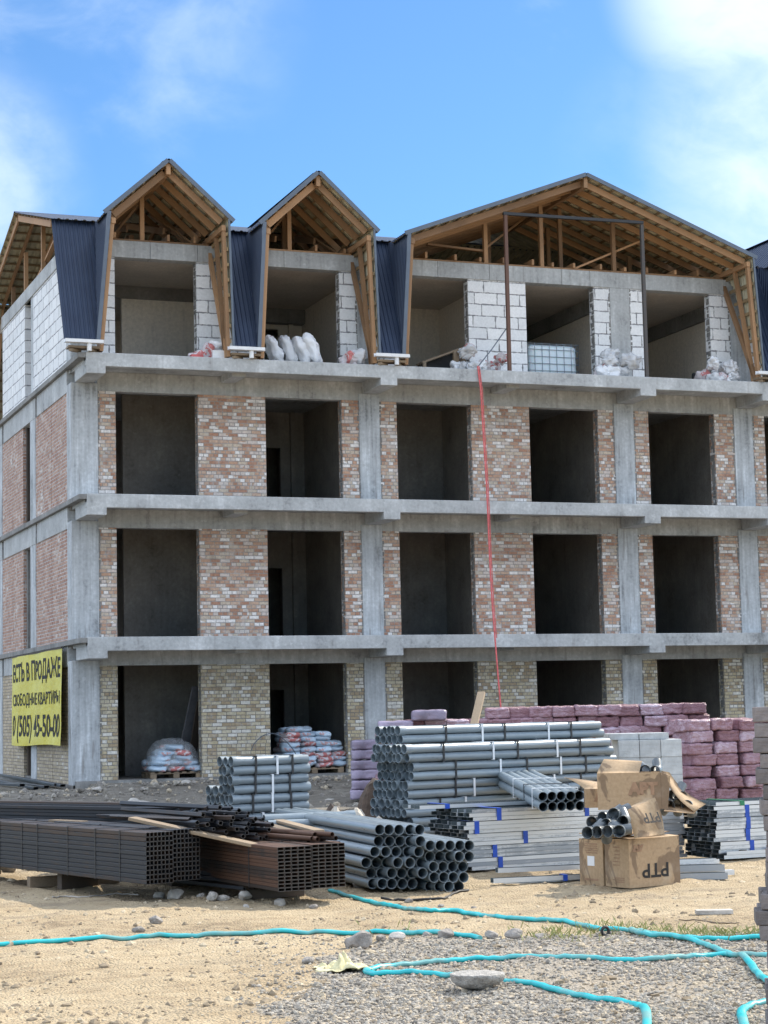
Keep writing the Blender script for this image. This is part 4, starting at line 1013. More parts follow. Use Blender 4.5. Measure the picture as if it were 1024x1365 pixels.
# ================================================================ soft and stacked goods
def pillow_mesh(name, sx, sy, sz, seed, wr, mats, n=7, k=5.0, sag=0, big=0.0, freq=6):
    bm = bmesh.new(); bmesh.ops.create_cube(bm, size=2); bmesh.ops.subdivide_edges(bm, edges=bm.edges[:], cuts=n, use_grid_fill=True)
    for v in bm.verts:
        p = v.co; q = p / (abs(p.x) ** k + abs(p.y) ** k + abs(p.z) ** k) ** (1 / k)
        w = Vector((q.x * sx / 2, q.y * sy / 2, q.z * sz / 2)); d = q.normalized()
        nv = noise.noise(w * freq + Vector((seed * 7.1, 0, 0))) * wr + abs(noise.noise(Vector((w.x * freq * .7, w.y * freq * .7, w.z * freq * 3)) + Vector((0, seed * 3.3, 0)))) * wr * .8 + noise.noise(w * 2.2 + Vector((0, 0, seed * 5.7))) * big
        w += d * (nv - wr * .3)
        w.z += sz / 2 - sag * (q.x ** 2) * sz
        v.co = w
    zmin = min(v.co.z for v in bm.verts)
    for v in bm.verts: v.co.z -= zmin; 
    me = bpy.data.meshes.new(name); bm.to_mesh(me); bm.free()
    for m in mats: me.materials.append(m)
    me.polygons.foreach_set('use_smooth', [True] * len(me.polygons)); return me
# purple insulation packs
PW, PH, PDp = .43, .205, .72
packs = [pillow_mesh('insulation_pack', PW * 1.09, PDp, PH * 1.05, i, .024, [M_film], 12, 11, 0, .012, 9) for i in range(6)]
rj = random.Random(21)
def pack(p, ang, label, group): 
    o = link('insulation_pack', rj.choice(packs), loc=p); o.rotation_euler = (rj.uniform(-.04, .04), rj.uniform(-.03, .03), ang + rj.uniform(-.06, .06) + (math.pi if rj.random() < .5 else 0)); tag(o, label, 'insulation pack', group)
def along(a, b, n):
    return [a + (b - a) * ((i + .5) / n) for i in range(n)]
zb0 = lambda x, y: gh(x, y) - .01
a = D(505, 1000, 38.5); b = D(938, 1000, 38.5); nn = 15; aw = zang(Vector((b.x - a.x, b.y - a.y, 0)))
for i, q in enumerate(along(a, b, nn)):
    nr_ = 9 if i > 4 else 8
    if i == 0: nr_ = 7
    for r in range(nr_):
        z = GZ + r * (PH + .004); pack((q.x + rj.uniform(-.05, .05) + (.07 if r % 2 else 0), q.y + rj.uniform(-.07, .07), z), aw, 'purple insulation pack in the long back wall, %s column from left, %s layer up' % (ORD[i], ORD[r]), 'insulation packs of the long wall')
a = D(905, 1000, 35.6); b = D(1004, 1000, 36.2); aw2 = zang(Vector((b.x - a.x, b.y - a.y, 0))); nn = 3
for i, q in enumerate(along(a, b, nn)):
    for r in range(7): pack((q.x + rj.uniform(-.05, .05) + (.06 if r % 2 else 0), q.y + rj.uniform(-.06, .06), GZ + .12 + r * (PH + .004)), aw2, 'purple insulation pack in the right block, %s column, %s layer up' % (ORD[i], ORD[r]), 'insulation packs of the right block')
q = D(1014, 1000, 36.9)
for r in range(7): pack((q.x, q.y, GZ + .1 + r * (PH + .004)), aw2 + 1.3, 'reddish insulation pack turned end-on at the right, %s layer up' % ORD[r], 'insulation packs turned end-on')
q = D(489, 1000, 41.0)
packs2 = [pillow_mesh('insulation_pack', .68, .7, .207, 20 + i, .02, [M_film2], 10, 10, 0, .012, 8) for i in range(2)]
for r in range(6):
    o = link('insulation_pack', packs2[r % 2], loc=(q.x + rj.uniform(-.02, .02), q.y, GZ + .06 + r * .205)); o.rotation_euler = (0, 0, aw + rj.uniform(-.05, .05)); tag(o, 'violet-grey wrapped pack left of the tall pipes, %s layer up' % ORD[r], 'insulation pack', 'violet-grey packs')
a = D(508, 1000, 38.0); b = D(598, 1000, 38.0)
for i, q in enumerate(along(a, b, 2)):
    o = link('insulation_pack', packs2[i], loc=(q.x, q.y + .1, GZ + 8 * (PH + .004) - (.205 if i == 0 else 0))); o.rotation_euler = (0, 0, aw); tag(o, 'violet-grey wrapped pack on the left end of the back wall, %s one' % ('left', 'right')[i], 'insulation pack', 'violet-grey packs')
def pallet(p, ang, label, w=1.2, d=.8):
    e = empty('pallet', p, ang); tag(e, label, 'pallet', 'wooden pallets')
    for i in range(7): MB().box((i * (w - .1) / 6, 0, .115), (i * (w - .1) / 6 + .1, d, .138)).build('board', M_oldwood, e)
    for i in range(3):
        y = i * (d - .1) / 2; MB().box((0, y, .022), (w, y + .1, .113)).build('runner', M_oldwood, e) if False else None
        for x in (0, (w - .14) / 2, w - .14): MB().box((x, y, .0), (x + .14, y + .1, .092)).build('block', M_oldwood, e)
        MB().box((0, y, .0925), (w, y + .1, .1145)).build('stringer', M_oldwood, e)
    return e
q = D(905, 1000, 35.3); pallet((q.x - .1, q.y - .1, GZ - .01), aw2, 'wooden pallet under the right block of purple packs', 1.5, .9)
# pale aerated blocks
bw, bd_, bh_ = .30, .60, .25
blk = MB().box((0, 0, 0), (.295, .60, .246)).mesh('aerated_block', [plain('pale_block', (.46, .475, .475), .9, 0, .15, 9, .4, .08)])
PK = D(826, 1040, 27.6); PK.z = GZ + .142; aK = zang(hdir(3))
pallet((PK.x, PK.y, GZ + .0), aK, 'wooden pallet under the pale aerated blocks', .95, .8)
rK = Matrix.Rotation(aK, 3, 'Z')
for r in range(5):
    for c in range(3 if r < 5 else 3):
        v = PK + rK @ Vector((c * .302 - .0, rj.uniform(-.008, .008), 0)); v.z = PK.z + r * .248
        o = link('aerated_block', blk, loc=v, rz=aK, bevel=.006); tag(o, 'pale aerated concrete block, %s layer up, %s column of the stack' % (ORD[r], ORD[c]), 'building block', 'pale aerated blocks')
sl2 = MB().box((0, 0, 0), (.42, .5, .09)).mesh('concrete_tile', [blk.materials[0]])
for c in range(2):
    v = PK + rK @ Vector((c * .43 - .12, .05, 0)); v.z = PK.z + 5 * .248 + .002
    o = link('concrete_tile', sl2, loc=v, rz=aK, bevel=.006); tag(o, 'flat pale block lying on top of the block stack, %s one' % ('left', 'right')[c], 'building block', 'flat pale blocks')

# pallets with cement bags on the ground floor
bagb = [pillow_mesh('cement_bag', .44, .58, .15, 40 + i, .03, [M_sackb], 9, 3.0, 0, .03, 8) for i in range(4)]
bagw = [pillow_mesh('cement_bag', .44, .58, .15, 60 + i, .03, [M_sackr], 9, 3.0, 0, .03, 8) for i in range(3)]
def bags(p, ang, rows, who, grp):
    for r, xs in enumerate(rows):
        for dy in (0, .45):
            for c, x in enumerate(xs):
                m_ = rj.choice(bagw if rj.random() < .35 else bagb)
                v = Vector(p) + Matrix.Rotation(ang, 3, 'Z') @ Vector((x + rj.uniform(-.02, .02), .25 + dy + rj.uniform(-.03, .03), .14 + r * .115))
                o = link('cement_bag', m_, loc=v); o.rotation_euler = (rj.uniform(-.10, .10), rj.uniform(-.12, .12), ang + rj.uniform(-.25, .25) + (math.pi if rj.random() < .5 else 0))
                tag(o, 'cement bag %s, %s layer up, %s from left, %s row' % (who, ORD[r], ORD[c], 'front' if dy == 0 else 'back'), 'bag', grp)
pl = F(201, 1034, .15); pl.z = .004
pallet(pl, 0, 'wooden pallet with wrapped bags in the first ground floor opening', 1.22, .9)
bags(pl, 0, [(.2, .62, 1.02), (.22, .62, 1.0), (.32, .82), (.42, .74), (.58,)], 'on the left pallet', 'cement bags on the left pallet')
pl2 = F(381, 1027, .15); pl2.z = .004
pallet(pl2, 0, 'wooden pallet with stacked blue bags in the second ground floor opening', 1.45, .9)
bags(pl2, 0, [(.22, .62, 1.02, 1.36), (.22, .63, 1.02, 1.34), (.2, .62, 1.0, 1.32), (.2, .6, .98, 1.28), (.22, .6, .96, 1.22), (.22, .56, .98), (.22, .56, .96), (.3, .52)], 'on the right pallet', 'cement bags on the right pallet')
wt_ = NT('clear_wrap'); tr_ = wt_.n('ShaderNodeBsdfTransparent'); mx_ = wt_.n('ShaderNodeMixShader'); wt_.l(tr_.outputs[0], mx_.inputs[1]); wt_.l(wt_.b.outputs[0], mx_.inputs[2])
wt_.l(wt_.ramp(wt_.noise(9, 5, None, .6, 0, 1.5), [(.35, (.10, .10, .10)), (.6, (.28, .28, .28)), (.75, (.62, .62, .62))]), mx_.inputs[0]); wt_.l(mx_.outputs[0], wt_.out.inputs[0]); wt_.bump(wt_.noise(14, 5, None, .6, 0, 1), .8, .03); M_wrap = wt_.set((.72, .76, .80), .25)
wm = pillow_mesh('plastic_wrap', 1.30, 1.12, .74, 5, .05, [M_wrap], 14, 3.2, 0, .06, 6)
for v in wm.vertices:
    f = 1 - .38 * max(0, v.co.z / .74) ** 1.6; v.co.x *= f; v.co.y *= f
o = link('plastic_wrap', wm, loc=(pl.x + .61, pl.y + .46, .13)); tag(o, 'clear wrinkled plastic wrap drawn over the bags on the left pallet', 'plastic wrap')
for k, (x0, y0, x1, y1, w) in enumerate(((238, 1012, 263, 915, .30), (252, 1010, 268, 935, .22))):
    p = F(x0, y0, 1.4 - .3 * k); p.z = .01; q = F(x1, y1, .75 - .15 * k); timber('wide_board', p, q, w, .03, 'grey board leaning in the first ground floor opening, %s one' % ('wider left', 'narrower right')[k], 'board', M_darkwood if k else plain('grey_board', (.16, .155, .16), .8, 0, .2, 5), 'boards leaning in the opening')
timber('wooden_plank', D(632, 966, 31.5), D(642, 923, 32.2), .13, .04, 'grey plank sticking up behind the tall pipe stack', 'plank', M_oldwood)
# steel bars beside the left side wall
for k, (x0, y0, x1, y1) in enumerate(((-30, 1043, 62, 1062), (-10, 1038, 84, 1063), (10, 1034, 90, 1060), (0, 1050, 48, 1064), (18, 1042, 76, 1062), (-40, 1052, 30, 1066))):
    a = G(x0, y0, -.2); b = G(x1, y1, -.34); a.z = gh(a.x, a.y) + .06 + .05 * (k % 2); b.z = gh(b.x, b.y) + .05 + .05 * (k % 3)
    o = link('steel_bar', box_tube_mesh('bar', (b - a).length, .12, .06, .004, M_green), M=frame(a, b - a)); tag(o, 'dark steel bar on the ground beside the left side wall, %s of six' % ORD[k], 'steel bar', 'steel bars by the side wall')

# ================================================================ things on the top balcony (floor at 9.6)
BZ = 9.602
sacks = [pillow_mesh('sack', .29, .52, .80, 80 + i, .06, [M_sackw, ], 12, 3.0, 0, .06, 7) for i in range(4)]
for k, (px, y, t_) in enumerate(((368, -.25, -.36), (387, -.35, -.30), (405, -.45, -.34), (420, -.55, -.40), (377, .20, -.12), (394, .1, -.10), (412, .0, -.16))):
    x = F(px, 480, y).x; o = link('white_sack', sacks[k % 4], loc=(x + .1, y, BZ)); o.rotation_euler = (rj.uniform(-.05, .05), t_, rj.uniform(-.25, .25)); tag(o, 'tall white sack leaning in the second top opening, %s of the row' % ORD[k], 'sack', 'tall white sacks')
    if k > 3: o.scale = (1, 1, 1.06)
crum = [pillow_mesh('crumpled_sack', .42, .32, .26, 100 + i, .085, [M_sackr if i % 3 == 0 else M_sackw], 14, 3.2, 0, .12, 8) for i in range(7)]
def heap(px0, px1, y0, y1, n, hgt, who, seed):
    rr = random.Random(seed); xa, xb = F(px0, 480, y0).x, F(px1, 480, y0).x
    for k in range(n):
        u = rr.random(); lvl = rr.random() ** 1.5
        x = xa + (xb - xa) * ((k + .5) / n if k < n * .6 else rr.uniform(.2, .8)); z = BZ - .03 + (0 if k < n * .6 else hgt * rr.uniform(.3, 1))
        o = link('crumpled_sack', crum[rr.randrange(7)], loc=(x, rr.uniform(y0, y1), z)); o.rotation_euler = (rr.uniform(-.3, .3), rr.uniform(-.4, .4), rr.uniform(0, 6.28)); s_ = rr.uniform(.75, 1.15); o.scale = (s_, s_, s_ * rr.uniform(.9, 1.3))
        tag(o, 'crumpled empty sack %s, %s in the heap' % (who, ORD[k]), 'sack', 'crumpled sacks on the top balcony')
heap(262, 300, -.75, -.4, 5, .32, 'beside the first dormer leg', 1)
heap(462, 500, -.95, -.6, 4, .20, 'beside the second dormer leg', 2)
heap(617, 685, -1.0, -.45, 12, .42, 'heaped before the wide block pier', 3)
heap(802, 852, -.85, -.35, 12, .50, 'heaped between the middle and right openings', 4)
heap(947, 994, -.9, -.35, 11, .42, 'heaped beside the right gable leg', 5)
for k, (px, y) in enumerate(((290, -.95), (262, -1.05))):
    x = F(px, 470, y).x; o = bx('foam_piece', (x - .14, y - .1, BZ), (x + .14, y + .1, BZ + (.22, .08)[k]), M_white if k == 0 else plain('red_bag', (.5, .1, .1), .6)); o.parent = None; tag(o, ('small white foam block at the foot of the first dormer leg', 'flat red packet on the balcony edge by the first opening')[k], 'packet')
# plastic tank in its cage
xt0, xt1 = F(707, 480, .1).x, F(775, 480, .1).x
E5 = empty('water_tank', ((xt0 + xt1) / 2, .75, BZ)); tag(E5, 'pale plastic water tank in a steel cage in the fourth top opening', 'tank'); wT = (xt1 - xt0) / 2
tm = pillow_mesh('tank_body', wT * 2 - .06, .96, .86, 3, .004, [M_tank], 8, 12, 0, 0, 3); link('tank_body', tm, E5, loc=(0, 0, .15))
cg = MB()
for z in (.18, .34, .52, .70, .88, 1.03):
    for y in (-.5, .5): cg.tube([(-wT, y, z), (wT, y, z)], .0075, 6)
    for x in (-wT, wT): cg.tube([(x, -.5, z), (x, .5, z)], .0075, 6)
for i in range(8):
    x = -wT + 2 * wT * i / 7
    for y in (-.5, .5): cg.tube([(x, y, .13), (x, y, 1.05)], .0075, 6)
    if i < 7:
        y = -.5 + i / 6
        for xx in (-wT, wT): cg.tube([(xx, y, .13), (xx, y, 1.05)], .0075, 6)
for y in (-.2, .2): cg.tube([(-wT, y, 1.05), (wT, y, 1.05)], .014, 6)
cg.build('cage', M_cage, E5); MB().box((-wT, -.5, 0), (wT, .5, .12)).build('tank_base', M_darkwood, E5, .01)
MB().tube([(0, 0, 1.01), (0, 0, 1.07)], .09, 14).build('cap', M_black, E5)
# steel frame on the balcony edge
x1, x2 = F(677, 400, -1.12), F(861, 400, -1.12); zt1, zt2 = F(675, 287, -1.12).z, F(861, 301, -1.12).z
E6 = empty('steel_portal', (x1.x, -1.12, BZ)); tag(E6, 'tall brown and grey steel portal standing on the top balcony', 'steel portal')
XA, XB = F(679, 480, -1.12).x, F(862, 490, -1.12).x
MB().box((-.042 + XA - x1.x, -.042, 0), (.042 + XA - x1.x, .042, zt1 - BZ)).build('post', steel('brown_painted_steel', (.09, .042, .03), (.12, .06, .04), .2, .6, .1), E6, .004)
MB().box((XB - x1.x - .042, -.042, 0), (XB - x1.x + .042, .042, zt2 - BZ + .02)).build('post', steel('grey_painted_steel', (.065, .062, .06), (.10, .065, .05), .15, .6, .1), E6, .004)
MB().bar((XA - x1.x - .06, 0, zt1 - BZ + .042), (XB - x1.x + .05, 0, zt2 - BZ + .075), .07, .075).build('top_beam', M_strapb, E6, .004)
# wooden trestle in the third opening
xq = F(560, 480, -.1).x; E7 = empty('wooden_trestle', (xq, .0, BZ)); tag(E7, 'dark sloping wooden trestle in the third top opening', 'trestle')
for nm_, a, b, w, h, mt in (('top_board', (-.02, -.1, .30), (1.15, -.1, .74), .40, .05, M_oldwood), ('side_board', (.0, -.30, .06), (.82, -.30, .08), .04, .14, M_oldwood), ('leg', (.88, -.28, 0), (.88, -.28, .62), .14, .07, M_oldwood), ('leg', (.04, -.28, 0), (.04, -.28, .32), .08, .06, M_oldwood), ('leg', (1.1, .05, 0), (1.1, .05, .68), .08, .06, M_darkwood), ('leg', (.06, .06, 0), (.06, .06, .32), .08, .06, M_darkwood), ('brace', (.9, -.33, .60), (1.18, -.33, .26), .05, .06, M_oldwood)):
    MB().bar(a, b, w, h).build(nm_, mt, E7)
MB().add([(.0, .12, .0), (1.12, .12, .0), (1.12, .12, .70), (.0, .12, .28), (.0, .15, .0), (1.12, .15, .0), (1.12, .15, .70), (.0, .15, .28)], [(0, 1, 2, 3), (7, 6, 5, 4), (0, 4, 5, 1), (1, 5, 6, 2), (2, 6, 7, 3), (3, 7, 4, 0)]).build('void_shade_panel', M_black, E7)  # black sheet standing in for the shade under the sloping board
xq = F(906, 498, -.2).x; E8 = empty('scrap_metal', (xq, -.2, BZ)); tag(E8, 'small dark scrap of bent metal in the right top opening', 'scrap')
MB().bar((0, 0, .08), (.38, .05, .16), .14, .12).build('lump', M_black, E8); MB().bar((.40, 0, 0), (.46, .04, .36), .10, .09).build('upright', M_black, E8)
# pink rope hanging down the front
pts = [F(675, 438, -1.08), F(655, 466, -1.2), F(637, 489, -1.32)]
o = MB().tube([pts[0], pts[0] * .5 + pts[2] * .5 + Vector((0, 0, -.03)), pts[2]], .014, 6).build('rope_stay', M_trim); tag(o, 'thin grey stay rope from the brown post to the balcony edge', 'rope')
dn_ = [(637, 488, -1.33), (641, 520, -1.36), (644, 570, -1.4), (649, 650, -1.46), (653, 745, -1.5), (656, 800, -1.6), (660, 850, -1.75), (664, 900, -1.9), (668, 946, -2.1)]
o = MB().tube([F(*q) for q in dn_] + [Vector((F(668, 946, -2.1).x + .05, -2.15, .1))], .02, 7).build('pink_rope', M_rope); tag(o, 'pink rope hanging down the facade from the top balcony', 'rope')
m_ = MB().tube([F(*q) + Vector((.05, .02, 0)) for q in dn_[:7]], .012, 6).build('pink_rope', M_rope); tag(m_, 'thinner pink cord hanging just right of the pink rope', 'rope')

# ================================================================ yellow banner on the side wall
E9 = empty('banner', (-.15, 0, 0)); tag(E9, 'yellow vinyl banner with black Russian lettering on the side wall', 'banner')
Y0, Y1, Z0, Z1 = .50, 7.05, .79, 3.03
def wav(y, z): return -.012 * math.sin(y * 2.1 + z) - .012 * noise.noise((y * .9, z * 1.2, 3)) - .035 * ss(1.3, .79, z) * abs(math.sin(y * 1.3))
nyb, nzb = 60, 20; vs = []; fs = []
for j in range(nzb + 1):
    for i in range(nyb + 1):
        y = Y0 + (Y1 - Y0) * i / nyb; z = Z0 + (Z1 - Z0) * j / nzb; z += .03 * math.sin(y * .8) * (1 - j / nzb) - .02 * (1 - abs(2 * i / nyb - 1)) * (j / nzb); vs.append((wav(y, z), y, z))
for j in range(nzb):
    for i in range(nyb): a = j * (nyb + 1) + i; fs.append((a, a + 1, a + nyb + 2, a + nyb + 1))
vs2 = vs + [(x + .004, y, z) for x, y, z in vs]; m_ = len(vs)
MB().add(vs2, fs + [tuple(m_ + q for q in f[::-1]) for f in fs], 0, True).build('vinyl_sheet', M_yellow, E9)
for txt, zc_, hh, wid, nm_ in (('ECTЬ B ПPOДAЖE', 2.58, .46, 6.2, 'lettering'), ('CBOБOДHЬIE KBAPTИPЬI', 1.90, .30, 6.15, 'lettering'), ('0 (505) 45-50-00', 1.235, .52, 6.2, 'phone_number')):
    me = letters(txt, 1.0, M_black_ink, nm_, 1, .012 if zc_ == 1.90 else .022); bm = bmesh.new(); bm.from_mesh(me); bmesh.ops.triangulate(bm, faces=bm.faces[:])
    xs = [v.co.x for v in bm.verts]; ys = [v.co.y for v in bm.verts]; sx_ = wid / (max(xs) - min(xs)); sy_ = hh / .72
    for _ in range(4):
        lg = [e for e in bm.edges if max(abs(e.verts[0].co.x - e.verts[1].co.x) * sx_, abs(e.verts[0].co.y - e.verts[1].co.y) * sy_) > .11]
        if not lg: break
        bmesh.ops.subdivide_edges(bm, edges=lg, cuts=1); bmesh.ops.triangulate(bm, faces=[f for f in bm.faces if len(f.verts) > 3])
    mx = (max(xs) + min(xs)) / 2
    for v in bm.verts:
        y = (Y0 + Y1) / 2 - (v.co.x - mx) * sx_; z = zc_ + v.co.y * sy_; v.co = (wav(y, z) - .007, y, z)
    bm.to_mesh(me); bm.free(); link(nm_, me, E9)
for y in (.55, 2.2, 3.8, 5.4, 7.0): MB().bar((.05, y, 3.02), (.10, y, 3.10), .015, .015).build('tie', M_strapb, E9)
MB().bar((.01, Y0, 3.035), (.01, Y1, 3.035), .03, .03).build('top_rail', M_darkwood, E9)

# ================================================================ hoses
def smooth(P, n=8):
    P = [Vector(p) for p in P]; out = []
    for i in range(len(P) - 1):
        p0, p1, p2, p3 = P[max(i - 1, 0)], P[i], P[i + 1], P[min(i + 2, len(P) - 1)]
        for k in range(n):
            t = k / n; out.append(.5 * ((2 * p1) + (p2 - p0) * t + (2 * p0 - 5 * p1 + 4 * p2 - p3) * t * t + (3 * p1 - p0 - 3 * p2 + p3) * t ** 3))
    return out + [P[-1]]
def hose(pts, label, r=.029, lift=0.0):
    P = smooth([G(x, y) for x, y in pts])
    for p in P: p.z = gh(p.x, p.y) + r * .62 + lift + .004 * noise.noise(p * 3)
    rr_ = [r * (1 + .12 * noise.noise(p * 2.3)) for p in P]
    o = MB().tube(P, r, 12, flat=.68, rr=rr_).build('garden_hose', M_hose); tag(o, label, 'hose', 'turquoise hoses')
hose([(-60, 1265), (0, 1262), (100, 1255), (200, 1250), (300, 1247), (400, 1244), (480, 1243), (560, 1246), (600, 1250), (640, 1254)], 'turquoise hose running straight across the sand from the left edge')
hose([(440, 1190), (476, 1199), (511, 1205), (543, 1213), (571, 1217), (606, 1215), (641, 1219), (676, 1226), (720, 1229), (747, 1230), (775, 1236), (800, 1242), (824, 1243), (855, 1244), (895, 1251), (935, 1254), (1012, 1252), (1060, 1252)], 'turquoise hose winding from the rusty tubes to the right edge')
hose([(842, 1243), (861, 1252), (898, 1253), (935, 1261), (965, 1273), (992, 1281), (1010, 1300), (1030, 1318), (1060, 1335)], 'turquoise hose slanting down to the paver stack', lift=.012)
hose([(1080, 1280), (1024, 1278), (965, 1275), (915, 1278), (848, 1281), (764, 1279), (680, 1279), (641, 1279), (588, 1282), (536, 1286), (503, 1290), (489, 1295), (503, 1300), (536, 1300), (596, 1303), (640, 1308), (676, 1312), (724, 1318), (774, 1326), (824, 1335), (851, 1345), (862, 1357), (862, 1385)], 'turquoise hose looped in a hairpin on the gravel under the concrete chunk')
hose([(1040, 1338), (1016, 1341), (998, 1345), (989, 1355), (992, 1368), (1000, 1385)], 'short turquoise hose bend at the lower right corner')

# ================================================================ stones and small things on the ground
def rock_mesh(name, sx, sy, sz, seed, mat, rough=.22, n=6, k=2.4):
    rr = random.Random(seed); bm = bmesh.new(); bmesh.ops.create_icosphere(bm, subdivisions=4, radius=1)
    cuts = [(Vector((rr.gauss(0, 1), rr.gauss(0, 1), rr.gauss(0, .8))).normalized(), rr.uniform(.55, .85)) for _ in range(9)]
    for v in bm.verts:
        p = v.co.copy()
        for nn_, d_ in cuts:
            q = p.dot(nn_)
            if q > d_: p -= nn_ * (q - d_) * .9
        p *= 1 + .10 * noise.noise(p * 1.8 + Vector((seed, 0, 0))) + .05 * noise.noise(p * 6 + Vector((0, seed, 0))) + .025 * noise.noise(p * 14)
        v.co = Vector((p.x * sx / 2, p.y * sy / 2, p.z * sz / 2)) * 1.15
    zm = min(v.co.z for v in bm.verts)
    for v in bm.verts: v.co.z -= zm
    me = bpy.data.meshes.new(name); bm.to_mesh(me); bm.free(); me.materials.append(mat); me.polygons.foreach_set('use_smooth', [True] * len(me.polygons))
    try: me.set_sharp_from_angle(angle=R(28))
    except Exception: pass
    return me
def put(name, me, px, py, label, cat, rz=0, sink=.01, group=None, rx=0, ry=0):
    p = G(px, py); o = link(name, me, loc=(p.x, p.y, gh(p.x, p.y) - sink)); o.rotation_euler = (rx, ry, rz); return tag(o, label, cat, group)
put('rock', rock_mesh('rock', .21, .17, .13, 3, M_rock, .16, 10), 481, 1264, 'grey-brown rock lying against the straight hose', 'rock', .2, .012, ry=-.25)
# bowl-shaped lump of set concrete, flat side up
bm = bmesh.new(); bmesh.ops.create_uvsphere(bm, u_segments=40, v_segments=20, radius=1)
for v in bm.verts:
    q = v.co.copy(); r_ = math.hypot(q.x, q.y)
    if q.z > 0: q.z *= .10; q.z += .05 * noise.noise(Vector((q.x * 5, q.y * 5, 1))) + .03 * noise.noise(Vector((q.x * 14, q.y * 14, 1)))
    w = Vector((q.x * .185, q.y * .15, q.z * .105)); w *= 1 + .08 * noise.noise(Vector((q.x * 1.6, q.y * 1.6, q.z * 2 + 5))) + .03 * noise.noise(q * 6)
    v.co = w
zmin = min(v.co.z for v in bm.verts)
for v in bm.verts: v.co.z -= zmin
me = bpy.data.meshes.new('concrete_chunk'); bm.to_mesh(me); bm.free(); me.materials.append(M_clump); me.polygons.foreach_set('use_smooth', [True] * len(me.polygons))
put('concrete_chunk', me, 636, 1319, 'bowl-shaped chunk of set concrete lying on the hose loop', 'concrete chunk', zang(RT), .004)
stn = [rock_mesh('stone', .12, .10, .075, 200 + i, (M_stone, M_rock)[i % 2], .2, 5) for i in range(6)]
spots = [(234, 1199, 1.5, 'first white stone under the dark bundles, largest at the left'), (282, 1201, 1.2, 'white stone below the gap between the tube bundles, left one'), (297, 1200, 1.1, 'pointed white stone below the gap between the tube bundles'), (326, 1200, 1.3, 'bright white stone below the rusty bundle, left end'), (374, 1206, 1.0, 'low white stone below the middle of the rusty bundle'), (418, 1208, .8, 'small stone below the right end of the rusty bundle'), (328, 1208, .6, 'tiny white stone in front of the bright white stone'), (212, 1196, 1.0, 'grey stone left of the largest white stone'), (268, 1198, .8, 'small stone between white stones in the shade'), (208, 1230, 1.0, 'grey stone on the sand above the straight hose'), (185, 1244, .9, 'flat stone touching the straight hose at the left'), (594, 1252, 1.1, 'dark stone over the buried end of the straight hose'), (686, 1249, 1.2, 'grey stone at the gravel edge near the middle'), (655, 1251, 1.0, 'flat stone at the gravel edge between two greater stones'), (530, 1254, 1.0, 'flat pale stone right of the grey-brown rock'), (508, 1258, .7, 'small stone beside the grey-brown rock'), (410, 1286, .8, 'dark stone left of the yellow cloth'), (570, 1250, .7, 'small stone under the straight hose near its end'), (43, 1160, 1.4, 'pale yellowish stone by the dark bundle at the far left'), (12, 1162, 1.5, 'broad stone under the dark bundle at the left edge'), (720, 1250, .9, 'stone at the gravel edge below the grass'), (545, 1200, .7, 'brown stone before the open-ended pipes'), (588, 1209, .5, 'small dark stone on the sand by the winding hose'), (632, 1209, .5, 'upright dark stone on the sand by the winding hose'), (480, 1184, 1.2, 'brown lump at the foot of the open-ended pipes')]
for k, (x, y, s_, lb) in enumerate(spots):
    o = put('stone', stn[(0, 2, 4)[k % 3] if 'white' in lb or 'pale' in lb else (1, 3, 5)[k % 3]], x, y, lb, 'stone', k * 1.3, .015, 'stones on the yard'); o.scale = (s_,) * 3
fl = MB().box((-.16, -.06, 0), (.16, .06, .035)).mesh('stone', [M_stone]); put('flat_stone', fl, 952, 1218, 'flat pale slab lying on the sunlit sand at the right', 'stone', zang(RT), .004)
# pale cloth
bm = bmesh.new(); bmesh.ops.create_grid(bm, x_segments=44, y_segments=26, size=1)
for v in bm.verts:
    x, y = v.co.x, v.co.y; e_ = max(abs(x), abs(y)); k_ = 1 + .35 * noise.noise(Vector((x * 2, y * 2, 8)))
    z = .085 * abs(noise.noise(Vector((x * 2.2, y * 1.6, 3)))) * 1.6 + .03 * noise.noise(Vector((x * 7, y * 7, 3))); z *= (1.15 - e_) * (1.1 + .6 * (x > -.1))
    v.co = (x * .19 * k_, y * .15 * k_, .012 + max(0, z))
me = bpy.data.meshes.new('cloth'); bm.to_mesh(me); bm.free(); me.materials.append(M_cloth); me.polygons.foreach_set('use_smooth', [True] * len(me.polygons))
o = put('cloth', me, 456, 1292, 'crumpled pale yellow cloth at the hairpin of the hose', 'cloth', zang(RT) + .1, -.004)
md = o.modifiers.new('thickness', 'SOLIDIFY'); md.thickness = .004
# black ring
p = G(807, 1247); mb = MB(); pts = [Vector((math.cos(t * math.pi / 10) * .035, 0, math.sin(t * math.pi / 10) * .035 + .04)) for t in range(21)]
mb.tube(pts, .013, 8, cap=False); o = mb.build('rubber_ring', M_black); o.location = (p.x, p.y, gh(p.x, p.y)); o.rotation_euler = (0, 0, .2); tag(o, 'small black rubber ring standing beside the winding hose', 'ring')
